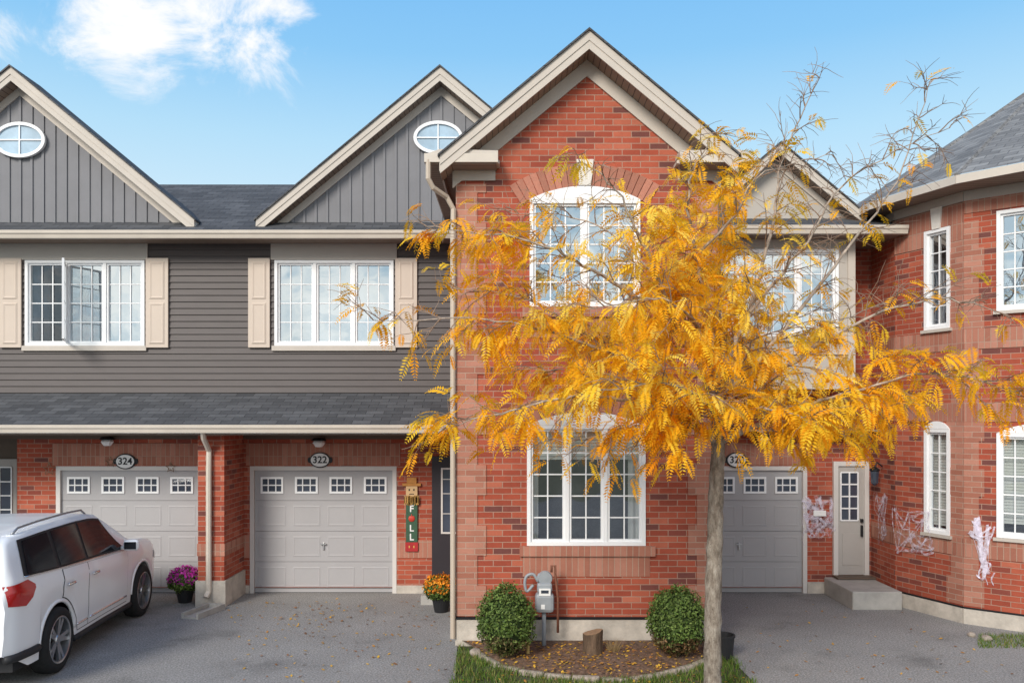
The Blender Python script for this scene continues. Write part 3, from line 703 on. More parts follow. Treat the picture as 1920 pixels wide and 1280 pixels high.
def resample(pts,n):
    d=[0]
    for a,b in zip(pts,pts[1:]): d.append(d[-1]+(b-a).length)
    out=[]
    for k in range(n):
        s=d[-1]*k/(n-1); i=max(j for j in range(len(d)) if d[j]<=s+1e-9); i=min(i,len(pts)-2)
        out.append(pts[i].lerp(pts[i+1],(s-d[i])/max(1e-9,d[i+1]-d[i])))
    return out
ES=resample(EP,12)
for k,(a,b) in enumerate(zip(ES,ES[1:])):
    mid=(a+b)/2; an=math.atan2(b.y-a.y,b.x-a.x); Ln=(b-a).length
    m=MB(); m.rbox((mid.x,mid.y-.02,.012+U(-.016,.008)),(Ln*.95,.085,.085),.022,Matrix.Rotation(an+U(-.07,.07),4,'Z')@Matrix.Rotation(U(-.16,.16),4,'X')@Matrix.Rotation(U(-.08,.08),4,'Y'))
    tag(m.build('edging_stone',M_EDGE,smooth=False),'low tan concrete edging stone along the curved front of the mulch bed','stone','edging stones round the mulch bed')
for k,(px,py,r) in enumerate(((893,1228,.09),(915,1222,.06),(1822,1192,.06),(1850,1200,.07))):
    p=PG(px,py); bm=bmesh.new(); bmesh.ops.create_icosphere(bm,subdivisions=2,radius=r)
    for v in bm.verts: v.co*=1+.3*noise.noise(v.co*14+Vector((k*9,0,0))); v.co.z*=.7
    m=MB(); m.bm(bm,Matrix.Translation(p+Vector((0,0,r*.4))))
    lab=['larger rounded tan rock at the left corner of the mulch bed','smaller tan rock next to the left round bush','small rock nearest the corner house foundation','rock nearest the right edge beside the driveway'][k]
    tag(m.build('rock',M_EDGE,smooth=True),lab,'rock')
def inpoly(x,y,pg):
    c=False;j=len(pg)-1
    for i in range(len(pg)):
        if (pg[i].y>y)!=(pg[j].y>y) and x<(pg[j].x-pg[i].x)*(y-pg[i].y)/(pg[j].y-pg[i].y)+pg[i].x: c=not c
        j=i
    return c
bedpoly=EP+[Vector((XR,BF,0)),Vector((XL,BF,0))]
g=MB()
def blade(x,y,hh,w=.006):
    a=U(0,6.28); dx,dy=math.cos(a)*w,math.sin(a)*w; lx,ly=U(-.6,.6)*hh,U(-.6,.6)*hh
    c=U(.5,1.2); col=(.12*c,.20*c,.03*c) if random.random()<.75 else (.27*c,.24*c,.08*c)
    g.poly([(x-dx,y-dy,-.012),(x+dx,y+dy,-.012),(x+lx,y+ly,hh)],0,col)
for k in range(16000):
    x=U(-.72,2.86); y=U(8.4,11.2)
    if inpoly(x,y,bedpoly): continue
    if noise.noise(Vector((x*3,y*3,0)))<-.22 and random.random()<.8: continue
    blade(x,y,U(.03,.09))
for k in range(900):
    i=random.randrange(len(EP)-1); p=EP[i].lerp(EP[i+1],random.random()); blade(p.x+U(-.07,.07),p.y+U(-.11,.0),U(.04,.09))
for k in range(700):
    p=PG(U(1835,1925),U(1190,1215)); blade(p.x,p.y,U(.03,.08))
o=g.build('grass',M_LEAF2,uv=False); o['kind']='stuff'; o['label']='short patchy grass in front of the mulch bed'
g=MB()
def fleaf(x,y,z):
    a=U(0,6.28); r=U(.014,.034); t=U(-.4,.4); c=U(.7,1.2); col=random.choice([(.50,.24,.05),(.35,.16,.06),(.70,.42,.05),(.70,.38,.04),(.22,.12,.07)]); col=tuple(q*c for q in col)
    u=Vector((math.cos(a),math.sin(a),t))*r; v=Vector((-math.sin(a),math.cos(a),U(-.3,.3)))*r*.55; p=Vector((x,y,z+.012))
    g.poly([p-u,p-v,p+u,p+v],0,col)
for k in range(210): p=PG(random.gauss(620,110),random.triangular(1118,1235,1135)); fleaf(p.x,min(p.y,14.4),.0)
for k in range(140): p=PG(U(420,855),U(1130,1280)); fleaf(p.x,p.y,.0)
for k in range(130):
    p=PG(U(1400,1900),U(1130,1275))
    if 2.9<p.x<6.2: fleaf(p.x,p.y,0)
for k in range(1200):
    x=U(-.6,2.75); y=U(9.7,11.15)
    if inpoly(x,y,bedpoly): fleaf(x,y,.06)
for k in range(260): fleaf(U(-.6,2.75),U(8.5,10),.01)
o=g.build('fallen_leaves',M_LEAF2,uv=False); o['kind']='stuff'; o['label']='scattered small brown fallen leaves on driveway and bed'

# ============================================================ TREE
tr=root('locust_tree',(2.165,8.9,0),'young honey locust tree with golden orange autumn leaves in front of the houses','tree')
def smooth_path(pts,sub=6,jit=.0):
    out=[]; n=len(pts)
    for i in range(n-1):
        p0=pts[max(i-1,0)];p1=pts[i];p2=pts[i+1];p3=pts[min(i+2,n-1)]
        for k in range(sub):
            t=k/sub; q=.5*((2*p1)+(p2-p0)*t+(2*p0-5*p1+4*p2-p3)*t*t+(-p0+3*p1-3*p2+p3)*t**3)
            if jit and (i or k): q=q+Vector((U(-jit,jit),U(-jit,jit),U(-jit,jit)))
            out.append(q)
    out.append(pts[-1]); return out
D=8.9
tp=[Vector((2.165,D,-.05)),P(1336,1220,D),P(1339,1050,D),P(1342,930,D),P(1346,850,D),P(1345,790,D),P(1338,700,D+.05)]
tpp=smooth_path(tp,8,.006)
tb=MB(); nn=len(tpp); rr=[(.098-.034*(i/(nn-1)))*(1+.05*math.sin(i*1.9)) for i in range(nn)]; rr[0]=.125; rr[1]=.115
tb.tube(tpp,rr,16); tb.build('trunk',M_TRUNK,tr,smooth=True)
LIMBS=[
 ([(1338,700,8.95),(1330,600,8.9),(1305,480,8.8),(1290,360,8.8),(1335,250,8.9)],.052),
 ([(1340,740,8.9),(1260,610,8.6),(1130,520,8.2),(1000,455,8.0),(800,425,7.9)],.048),
 ([(1343,790,8.9),(1230,700,8.7),(1080,640,8.5),(930,600,8.4),(700,600,8.5)],.042),
 ([(1345,830,8.9),(1240,770,8.4),(1100,740,8.0),(960,770,7.8),(830,800,7.7)],.040),
 ([(1343,720,8.9),(1400,590,9.0),(1450,420,9.2),(1470,290,9.3),(1535,145,9.4)],.048),
 ([(1345,780,8.9),(1450,640,9.0),(1580,480,9.2),(1680,340,9.3),(1745,150,9.4)],.045),
 ([(1346,800,8.9),(1470,690,8.8),(1620,600,8.6),(1760,560,8.5),(1890,590,8.4)],.042),
 ([(1346,830,8.9),(1460,780,8.5),(1600,735,8.2),(1760,700,8.0),(1930,745,7.9)],.042),
 ([(1338,690,8.9),(1250,560,8.4),(1200,440,8.1),(1150,350,8.0),(1085,300,7.9)],.040),
 ([(1340,720,8.95),(1360,620,9.5),(1330,480,10.0),(1270,400,10.3)],.038),
 ([(1345,800,8.9),(1330,760,8.2),(1260,720,7.6),(1130,730,7.2)],.036),
 ([(1345,800,8.9),(1400,770,8.2),(1470,770,7.6),(1540,800,7.3)],.034),
 ([(1400,590,9.0),(1500,470,8.8),(1600,330,8.7),(1780,240,8.6)],.030),
 ([(1343,780,8.9),(1260,740,9.3),(1130,700,9.8),(960,690,10.1)],.036),
 ([(1305,480,8.8),(1380,400,8.6),(1420,330,8.5),(1560,290,8.4)],.026),
 ([(1343,760,8.9),(1420,660,9.5),(1520,620,10.),(1680,560,10.2)],.034),
 ([(1335,640,8.9),(1250,540,9.2),(1120,420,9.4),(960,400,9.4)],.034),
 ([(1340,700,8.9),(1300,600,8.2),(1230,560,7.7),(1100,580,7.4)],.032),
 ([(1343,740,8.9),(1390,680,8.3),(1420,610,7.9),(1400,520,7.7)],.030),
 ([(1346,820,8.9),(1440,790,9.2),(1560,790,9.5),(1700,760,9.6)],.032),
 ([(1345,820,8.9),(1270,790,8.3),(1180,800,7.9),(1060,830,7.7)],.030),
 ([(1230,700,8.7),(1120,640,8.9),(980,560,9.1),(850,540,9.1)],.026),
]
def proj(p): return 960+p.x*F/p.y, HY-(p.z-CH)*F/p.y
def dens(p):
    x,y=proj(p)
    if y<330 and x>1430: return .03 if x<1680 else .06
    if x>1480 and y<600: return .10
    if x>1560 and y<660: return .18
    if x>1400 and y<650: return .42
    if x<700: return .24
    if x<830 and y<700: return .30
    if x<880 and y<400: return .14
    if x<880 and y<700: return .55
    if y<300: return .32
    if y<380 and x<1180: return .12
    if y<430 and x<1050: return .40
    if 980<x<1210 and 340<y<580: return .34
    if 980<x<1230 and 810<y<1010: return .32
    if y<430: return .8
    if x>1420: return .85
    return 1.05
fol=MB(); tw=MB(); nfr=0
LC=[(1.,.57,.02),(1.,.65,.035),(1.,.50,.012),(1.,.72,.10),(.98,.41,.01)]
def frond(p,d,ln):
    global nfr; nfr+=1
    d=d.normalized(); npair=random.randint(9,12); x,y=proj(p)
    base=random.choice(LC[:4])
    if x<1000 or x>1600 or y>760:
        base=random.choice([LC[0],LC[2],LC[2],LC[4],LC[1]])
    c=U(.94,1.0); col=(min(1,base[0]*c),base[1]*c,base[2]*c)
    pos=p.copy(); step=ln/npair; side=d.cross(Vector((0,0,1)))
    if side.length<.1: side=Vector((1,0,0))
    side.normalize(); side=(Matrix.Rotation(U(-.9,.9),3,d)@side)
    for k in range(npair):
        d=(d+Vector((U(-.05,.05),U(-.05,.05),-.13))).normalized(); q=pos+d*step; t=(k+.5)/npair
        L_=(.062 if ln>.22 else .050)*(1-.75*(abs(t-.38)/.62)**1.7)*U(.85,1.15); nrm=side.cross(d).normalized()
        for s in (-1,1):
            ld=(side*s*.86+d*.55-nrm*U(0,.35)).normalized(); wv=(d*.9-ld*ld.dot(d)).normalized()*L_*.18
            a=pos+d*step*.5; m_=a+ld*L_*.5; tip=a+ld*L_
            fol.poly([a,m_-wv,tip,m_+wv],0,col)
        pos=q
def leafy(path,mult=1.,spacing=.05):
    acc=0
    for a,b in zip(path,path[1:]):
        acc+=(b-a).length
        cl=.36+1.5*max(0.,noise.noise(b*2.4)+.24)
        while acc>spacing:
            acc-=spacing
            if random.random()<dens(b)*.78*mult*cl:
                t=(b-a).normalized(); r=Vector((U(-1,1),U(-1,1),U(-.5,.4))); frond(b,t*.7+r,U(.16,.33))
def grow(p,d,ln,nseg,droop,jit):
    out=[p]; d=d.normalized()
    for k in range(nseg):
        d=(d+Vector((U(-jit,jit),U(-jit,jit),U(-jit,jit)-droop))).normalized(); out.append(out[-1]+d*ln/nseg)
    return out
for pts,r0 in LIMBS:
    r0*=.74
    path=smooth_path([P(*q) for q in pts],7,.018); n=len(path)
    lb=MB(); lb.tube(path,[max(.004,r0*(1-.9*(i/(n-1))**.8)) for i in range(n)],7); lb.build('limb',M_BARK,tr,smooth=True)
    tot=sum((b-a).length for a,b in zip(path,path[1:])); acc=0; run=0
    for i in range(1,n):
        L_=(path[i]-path[i-1]).length; acc+=L_; run+=L_; fr=run/tot
        while acc>.13 and fr>.16:
            acc-=.13
            t=(path[i]-path[i-1]).normalized(); r=Vector((U(-1,1),U(-1,1),U(-.5,1))); r=(r-t*r.dot(t)).normalized()
            ln=U(.3,.75)*(1.15-.65*fr)
            b2=grow(path[i],t*.75+r*.8,ln,6,U(.0,.13),.22)
            tw.tube(b2,[.0075*(1-.72*k/6) for k in range(7)],4,0,False)
            leafy(b2[2:],.9)
            for k in range(2,6):
                for _ in range(random.choice((1,1,2))):
                    r2=Vector((U(-1,1),U(-1,1),U(-.6,.7))); b3=grow(b2[k],(b2[k+1]-b2[k]).normalized()*.6+r2,U(.12,.34),4,.10,.25)
                    tw.tube(b3,[.0040*(1-.55*j/4) for j in range(5)],3,0,False)
                    leafy(b3,1.)
        if acc>.5: acc=.1
    leafy(path[n//3:],.45,.04)
tw.build('twigs',M_TWIG,tr,uv=False); fol.build('foliage',M_LEAF,tr,uv=False)

# ============================================================ BUSHES, POTS, STUMP
def clump(name,parent,c,rad,n,size,cols,core,mtl,lowcol=None,shape=None,rough=1.):
    b=MB(); c=Vector(c)
    for k in range(n):
        while True:
            v=Vector((U(-1,1),U(-1,1),U(-1,1)))
            if .05<v.length<1: break
        v.normalize(); rr=(U(.80,1.03)+(U(0,.09) if random.random()<.12*rough else 0))*(1+.11*rough*noise.noise(v*2.3+c)+.09*rough*noise.noise(v*6+c))
        if shape: rr*=shape(v)
        p=c+Vector((v.x*rad[0],v.y*rad[1],v.z*rad[2]))*rr
        nr=(v+Vector((U(-.8,.8),U(-.8,.8),U(-.8,.8)))).normalized(); a=nr.orthogonal().normalized(); a=Matrix.Rotation(U(0,6.28),3,nr)@a; w=nr.cross(a)
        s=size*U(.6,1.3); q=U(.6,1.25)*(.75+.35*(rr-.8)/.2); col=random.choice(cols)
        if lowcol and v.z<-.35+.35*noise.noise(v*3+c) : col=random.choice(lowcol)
        b.poly([p-a*s,p-w*s*.5,p+a*s,p+w*s*.5],0,tuple(x*q for x in col))
    o=b.build(name,mtl,parent,uv=False)
    if core:
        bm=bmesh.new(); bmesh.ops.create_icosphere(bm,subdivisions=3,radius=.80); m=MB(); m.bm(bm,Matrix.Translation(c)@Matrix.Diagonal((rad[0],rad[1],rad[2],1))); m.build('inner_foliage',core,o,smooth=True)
    return o
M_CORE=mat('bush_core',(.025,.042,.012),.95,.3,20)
M_POT=mat('black_pot',(.02,.02,.022),.5,.1,9)
GR=[(.085,.14,.028),(.12,.18,.036),(.16,.22,.055),(.07,.115,.024)]
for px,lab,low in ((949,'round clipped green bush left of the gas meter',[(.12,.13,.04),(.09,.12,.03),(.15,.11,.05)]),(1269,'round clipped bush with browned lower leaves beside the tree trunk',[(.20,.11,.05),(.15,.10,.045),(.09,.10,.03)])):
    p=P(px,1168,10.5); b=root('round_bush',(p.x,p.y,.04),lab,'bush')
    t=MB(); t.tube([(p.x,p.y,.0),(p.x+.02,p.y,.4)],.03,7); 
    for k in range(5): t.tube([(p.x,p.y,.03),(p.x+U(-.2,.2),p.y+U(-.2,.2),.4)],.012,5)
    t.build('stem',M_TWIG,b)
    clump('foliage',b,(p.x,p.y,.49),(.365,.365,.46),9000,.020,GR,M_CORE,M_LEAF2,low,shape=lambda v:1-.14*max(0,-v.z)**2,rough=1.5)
def pot(px,py,lab,cols,big):
    p=PG(px,py); b=root('flower_pot',tuple(p),lab,'potted plant')
    m=MB(); m.lathe([(0,0),(.105,0),(.15,.22),(.165,.22),(.165,.25),(.14,.25),(.13,.21),(0,.21)],Matrix.Translation(p),20); m.build('pot',M_POT,b,smooth=False)
    c=p+Vector((0,0,.25+big*.42)); 
    clump('foliage',b,c,(big*.95,big*.95,big*.70),1800,.03,GR,M_CORE,M_LEAF2)
    clump('blossoms',b,c+Vector((0,0,.03)),(big,big,big*.74),1700,.022,cols,None,M_LEAF2,lowcol=GR)
pot(347,1128,'black pot of magenta flowers beside the white car and the brick pier',[(.70,.04,.45),(.55,.03,.40),(.75,.10,.52)],.28)
pot(827,1146,'black pot of orange chrysanthemums by the brick corner and downspout',[(.72,.24,.01),(.80,.32,.02),(.62,.16,.01)],.28)
p=PG(1112,1232); st=root('tree_stump',tuple(p),'short cut tree stump standing upright in the mulch bed','stump')
m=MB(); pr_=[]; n=18
for r,z in ((.145,0),(.125,.06),(.118,.2),(.122,.33)): pr_.append([(p.x+r*(1+.10*math.sin(3*a)+.06*math.sin(7*a+z*5))*math.cos(a),p.y+r*(1+.10*math.sin(3*a)+.06*math.sin(7*a))*math.sin(a),z+(.03*math.cos(a) if z>.3 else 0)) for a in [2*math.pi*j/n for j in range(n+1)]])
m.grid(pr_); m.build('bark',mat('stump_bark',(.13,.085,.055),.95,.6,14,bump=1.,stretch=(1,1,.3)),st)
m=MB(); m.poly(pr_[-1][:-1]); m.build('cut_top',mat('cut_wood',(.30,.19,.11),.9,.3,20),st)
p=PG(1150,1228); g=MB()
for k in range(110):
    a=U(0,6.28); r=U(.0,.05); hh=U(.1,.24); l=U(.1,.7)*hh; x,y=p.x+r*math.cos(a),p.y+r*math.sin(a); c=U(.6,1.1); w=.004
    g.poly([(x-w,y,.03),(x+w,y,.03),(x+l*math.cos(a),y+l*math.sin(a),hh)],0,(.34*c,.24*c,.12*c))
tag(g.build('dry_plant',M_LEAF2,uv=False),'small tuft of dry straw coloured stems right of the stump','plant')
p=PG(1357,1232); m=MB(); m.lathe([(0,0),(.11,0),(.135,.27),(.145,.27),(.145,.30),(.125,.30),(.11,.05),(0,.05)],Matrix.Translation(p),20); tag(m.build('plant_pot',M_POT),'empty round black container partly behind the tree trunk','pot')
m=MB(); q=P(990,1205,10.6); m.tube([(q.x,q.y,.0),(q.x,q.y,.22)],.022,6); tag(m.build('wooden_stake',mat('stake_wood',(.45,.32,.12),.8,.1,9)),'short yellow wooden stake at the right side of the left bush','stake')
p=PG(382,1150); sb=MB(); Ms=Matrix.Translation((p.x,p.y,0))@Matrix.Rotation(-.25,4,'Z')
sb.box(-.15,.15,-.35,.35,.0,.03,0,Ms); sb.box(-.15,-.11,-.35,.35,.03,.09,0,Ms); sb.box(.11,.15,-.35,.35,.03,.09,0,Ms); sb.box(-.11,.11,.30,.35,.03,.09,0,Ms)
tag(sb.build('splash_block',M_CONC2),'grey concrete splash block under the downspout of the brick pier','splash block')
gm=root('gas_meter',tuple(P(1020,1150,11.0)),'grey gas meter with looping pipes on the brick wall beside the left bush','gas meter')
Dm=10.98; Q=lambda x,y,d=Dm:P(x,y,d)
m=MB(); c=Q(1021,1128); m.rbox(c,(.25,.20,.26),.05); m.rbox(Q(1021,1100),(.20,.16,.13),.03); m.build('meter_body',M_GREY,gm,smooth=False)
m=MB(); c=Q(1021,1107); m.box(c.x-.075,c.x+.075,c.y-.10,c.y-.085,c.z-.045,c.z+.05); o=m.build('dial_plate',M_STONEW,gm)
m=MB(); m.box(c.x-.05,c.x+.05,c.y-.104,c.y-.1005,c.z-.012,c.z+.028); m.build('dial',M_PANEG,o)
m=MB(); m.box(c.x-.05,c.x-.0,c.y-.105,c.y-.10,c.z-.22,c.z-.16); m.build('sticker',M_STONEW,gm)
m=MB(); m.tube(smooth_path([Q(1000,1096),Q(988,1108),Q(984,1092),Q(988,1079),Q(1000,1076),Q(1008,1088)],4),.02,8); m.tube([Q(1020,1145),Q(1020,1225)],.028,8)
m.tube([Q(1008,1090),Q(1012,1075)],.024,8); m.build('inlet_pipe',M_GREY,gm,smooth=True)
m=MB(); m.lathe([(0,-.05),(.09,-.045),(.10,0),(.09,.045),(0,.05)],Matrix.Translation(Q(1022,1083))@Matrix.Rotation(math.pi/2,4,'X'),18); m.build('regulator',M_GREY,gm,smooth=False)
m=MB(); m.tube([Q(1034,1072),Q(1034,1060),Q(1041,1060),Q(1041,1075),Q(1046,1120),Q(1046,1185)],.017,8); m.build('outlet_pipe',M_RUST,gm,smooth=True)

# ============================================================ DECORATIONS
fs=root('fall_sign',(-1.76,G-.03,.8),'tall wooden scarecrow sign spelling FALL hung between garage and dark door','sign')
y=G-.03; cx=-1.755
m=MB(); m.box(cx-.10,cx+.10,y-.012,y+.01,.90,1.62); m.build('board',mat('green_board',(.045,.10,.06),.7,.2,9),fs)
m=MB(); m.box(cx-.11,cx+.11,y-.016,y+.01,.74,.898); m.build('foot_board',mat('red_board',(.40,.03,.03),.7,.2,9),fs)
M_STRAW=mat('straw',(.58,.34,.10),.8,.25,14); M_HAT=mat('hat_wood',(.48,.22,.06),.8,.2,12)
m=MB(); m.box(cx-.10,cx+.10,y-.02,y+.01,1.70,1.88); o=m.build('face_board',mat('face_wood',(.62,.42,.22),.8,.1,9),fs)
m=MB(); [m.box(cx+s*.04-.012,cx+s*.04+.012,y-.024,y-.0205,1.80,1.83) for s in (-1,1)]; m.box(cx-.04,cx+.04,y-.024,y-.0205,1.735,1.747); m.build('painted_face',M_BLK,o)
m=MB(); m.box(cx-.16,cx+.16,y-.03,y+.01,1.882,1.93); m.box(cx-.085,cx+.085,y-.026,y+.01,1.932,2.03); m.build('hat',M_HAT,fs)
m=MB()
for k in range(60): a=U(-.13,.13); m.box(cx+a-.004,cx+a+.004,y-.035,y-.026,1.60+U(-.06,.0),1.70+U(-.02,.02))
m.build('straw_collar',M_STRAW,fs)
for s_,z in (('F',1.48),('L',1.14),('L',.985)): text(s_,.16,(cx,y-.016,z),M_STONEW,'letter',fs,.003)
m=MB(); m.lathe([(0,-.055),(.04,-.045),(.06,0),(.045,.045),(.02,.05),(0,.04)],Matrix.Translation((cx,y-.016,1.31))@Matrix.Diagonal((1,.2,1,1)),16); m.box(cx-.006,cx+.006,y-.022,y-.014,1.35,1.39); m.build('apple_letter',mat('apple_red',(.5,.05,.03),.5,.1,9),fs,smooth=True)
m=MB(); [m.box(cx-.05+k*.04,cx-.03+k*.04,y-.02,y-.0165,.8,.84) for k in (0,2)]; m.build('stitch_patch',M_STRAW,fs)
M_STAR=mat('star_metal',(.30,.20,.13),.6,.2,9)
for k,(px,py,r) in enumerate(((92,879,.12),(207,866,.09),(320,876,.09))):
    c=P(px,py,G-.03); m=MB(); pts=[]
    for i in range(10):
        a=math.pi/2+i*math.pi/5; rr=r if i%2==0 else r*.42; pts.append(Vector((c.x+rr*math.cos(a),c.y,c.z+rr*math.sin(a))))
    m.tube(pts+[pts[0]],.008,5)
    tag(m.build('star_ornament',M_STAR),['open metal star hanging left of the 324 garage door','small metal star hung left of the 324 plaque','small metal star hung right of the 324 plaque'][k],'star')
def webmat(name,a0,a1):
    m,nt,b=newmat(name); L=nt.links.new; out=nt.nodes['Material Output']
    b.inputs['Base Color'].default_value=(.82,.76,.87,1); b.inputs['Roughness'].default_value=.95
    tc=N(nt,'ShaderNodeTexCoord'); nz=N(nt,'ShaderNodeTexNoise'); nz.inputs['Scale'].default_value=16; nz.inputs['Detail'].default_value=6; L(tc.outputs['Object'],nz.inputs[0])
    r=ramp(nt,[(.38,a0),(.66,a1)]); L(nz.outputs[0],r.inputs[0]); t=N(nt,'ShaderNodeBsdfTransparent'); mx=N(nt,'ShaderNodeMixShader'); L(r.outputs[0],mx.inputs[0]); L(t.outputs[0],mx.inputs[1]); L(b.outputs[0],mx.inputs[2]); L(mx.outputs[0],out.inputs[0]); return m
M_WEB=webmat('web_lilac',.06,.48); M_WEB2=webmat('web_thick',.3,.9)
def web(seg,u,z,anch,n,lab,wd=.03,mt=None):
    m=MB()
    for k in range(n):
        a,b=random.sample(anch,2); a=(a[0]+U(-.05,.05),a[1]+U(-.05,.05)); b=(b[0]+U(-.05,.05),b[1]+U(-.05,.05))
        sag=U(.0,.14); ww=U(.25,1.)*wd; ns=8; f0=U(0,6.); rows=[[],[]]
        for i in range(ns+1):
            t=i/ns; x=a[0]+(b[0]-a[0])*t+.012*math.sin(f0+t*7); zz=a[1]+(b[1]-a[1])*t-sag*math.sin(math.pi*t)+.010*math.sin(f0*2+t*9)
            dx,dz=b[0]-a[0],b[1]-a[1]; l=max(.01,math.hypot(dx,dz)); wv=ww*(.35+.65*abs(math.sin(f0+t*4)))*.5; off=.02+.05*math.sin(math.pi*t)*(.3+.7*((k*37)%11)/11)
            rows[0].append(seg.pt(u+x-dz/l*wv,z+zz+dx/l*wv,off)); rows[1].append(seg.pt(u+x+dz/l*wv,z+zz-dx/l*wv,off+.004))
        m.grid(rows)
    for k in range(n//4):
        a=random.choice(anch); x=a[0]+U(-.08,.08); z0=a[1]; ln=U(.1,.3); ww=U(.3,1.)*wd*.3
        rows=[[seg.pt(u+x-ww+.02*math.sin(i+k),z+z0-ln*i/5,.03) for i in range(6)],[seg.pt(u+x+ww*(1-i/5)+.02*math.sin(i+k),z+z0-ln*i/5,.034) for i in range(6)]]
        m.grid(rows)
    tag(m.build('cobweb_decoration',mt or M_WEB,uv=False,smooth=True),lab,'cobweb decoration')
s0=Seg((A0,G),(A1,G))
web(s0,5.37-A0,1.38,[(-.24,.27),(.0,.30),(.22,.26),(-.22,-.02),(.24,.0),(-.20,-.28),(.02,-.2),(.24,-.22),(0,.08)],44,'white stretchy cobweb hung between the right garage door and taupe entry door',.08)
web(segs[0],segs[0].L-.45,1.45,[(-.2,.35),(.15,.30),(-.12,.0),(.12,-.08),(.0,-.35),(.2,-.3)],24,'small white cobweb on the side wall below the wall lamp',.09)
web(s1,.38,1.25,[(-.36,.36),(-.1,.25),(.28,.34),(-.30,-.02),(.0,.0),(.32,-.05),(-.3,-.36),(.05,-.30),(.36,-.25)],30,'white cobweb spread across the corner below the narrow arched window',.06)
web(s2,.22,1.15,[(-.05,.42),(.13,.36),(-.14,.2),(.02,.15),(.14,.20),(-.03,-.05),(.05,-.2),(-.02,-.42),(.1,-.34)],22,'thick bunched white cobweb beside the large lower window at the right edge',.065,M_WEB2)
m=MB(); c=P(1537,962,G-.07); m.rbox(c,(.22,.02,.10),.008); tag(m.build('door_sign',M_STONEW),'small white sign caught in the cobweb beside the taupe door','sign')

# ============================================================ CAR
M_PAINT=mat('white_paint',(.86,.86,.86),.22,.01,2,spec=.5); M_PAINT.node_tree.nodes['Principled BSDF'].inputs['Coat Weight'].default_value=.4
M_CGL=mat('car_glass',(.014,.016,.02),.10,.2,3,spec=.22)
M_TYRE=mat('tyre',(.02,.02,.02),.85,.2,20); M_RIM=mat('alloy',(.45,.45,.46),.3,.05,5,metal=.85); M_CHR=mat('chrome',(.75,.75,.76),.12,.02,5,metal=1.)
M_RLT=mat('tail_red',(.45,.01,.012),.12,.1,8,spec=.8); M_PLAS=mat('black_plastic',(.025,.025,.027),.55,.1,9); M_HL=mat('headlight',(.55,.57,.6),.08,.1,8,spec=1.)
M_RAIL=mat('rail_silver',(.30,.30,.31),.35,.05,5,metal=.6)
car=root('parked_car',(-6.57,11.36,0),'white sport utility vehicle parked facing the left garage door','car',world=False,rz=math.radians(5.0))
ys=np.arange(-2.6,2.6,.01)
def prof(kp,sg=6):
    a=np.interp(ys,[k[0] for k in kp],[k[1] for k in kp]); kr=np.exp(-.5*(np.arange(-20,21)/sg)**2); kr/=kr.sum()
    ap_=np.pad(a,20,mode='edge'); return np.convolve(ap_,kr,'valid')
Tp=prof([(-2.47,1.06),(-2.43,1.22),(-2.40,1.45),(-2.33,1.69),(-2.15,1.76),(-1.4,1.79),(-.6,1.80),(-.1,1.785),(.22,1.74),(.6,1.53),(.95,1.30),(1.15,1.24),(1.6,1.19),(2.0,1.11),(2.25,1.0),(2.40,.84),(2.47,.6)],4)
Bp=prof([(-2.4,1.30),(-1.4,1.24),(0,1.17),(.7,1.14),(1.6,1.10),(2.1,1.02),(2.47,.85)])
Wp_=prof([(-2.47,.82),(-2.38,.92),(-2.0,.96),(-1.3,.97),(0,.955),(1.4,.97),(1.9,.95),(2.2,.88),(2.40,.72),(2.47,.56)],5)
def pv(a,y): return float(np.interp(y,ys,a))
WY=(-1.42,1.43); WR=.395; AR=.455
def sect(y):
    T=pv(Tp,y); B=min(pv(Bp,y),T-.05); W=pv(Wp_,y); zb=.29
    if y<-2.1: zb=.29+.2*((-2.1-y)/.37)
    if y>2.1: zb=.29+.05*((y-2.1)/.37)
    for c in WY:
        if abs(y-c)<AR: zb=max(zb,WR+math.sqrt(max(0,AR**2-(y-c)**2)))
    zs=B-.14; zs=max(zs,zb+.04); g=.185*min(1,(T-B)/.55)
    zc=lambda z:max(z,zb)
    return [(W-.035,zb),(W-.012,zc(zb+.4*(zs-zb))),(W-.012,zc(zs-.20*(zs-zb)/.6)),(W+.002,zs),(W-.03,B),(W-.045-g*.42,B+(T-B)*.50),(W-.05-g*.78,B+(T-B)*.87),(W-.08-g*.95,B+(T-B)*.965),(W*.45,T-.006),(0,T)]
sts=sorted(set([round(v,3) for v in np.arange(-2.46,2.461,.04)]+[round(c+s*AR*math.cos(a),3) for c in WY for s in (-1,1) for a in np.linspace(0.02,1.5,9)]))
b=MB()
for sg in (1,-1):
    rows=[[Vector((sg*x,y,z)) for x,z in sect(y)] for y in sts]
    b.grid(rows,0,flip=(sg<0))
    for y,fl in ((sts[0],sg>0),(sts[-1],sg<0)):
        pts=[Vector((sg*x,y,z)) for x,z in sect(y)]; pts.append(Vector((0,y,pts[0].z)))
        b.poly(pts if fl else pts[::-1])
b.build('body',M_PAINT,car,smooth=True)
def sidept(y,z,off=.0):
    s=sect(y)
    for (x0_,z0_),(x1_,z1_) in zip(s,s[1:]):
        if z0_<=z<=z1_+1e-6 and z1_>z0_: return x0_+(x1_-x0_)*(z-z0_)/(z1_-z0_)+off
    return (s[0][0] if z<s[0][1] else s[6][0])+off
def gh(y,v):
    s=sect(y); a,c,d=s[4],s[5],s[6]
    if v<.58: t=v/.58; return a[0]+(c[0]-a[0])*t,a[1]+(c[1]-a[1])*t
    t=(v-.58)/.42; return c[0]+(d[0]-c[0])*t,c[1]+(d[1]-c[1])*t
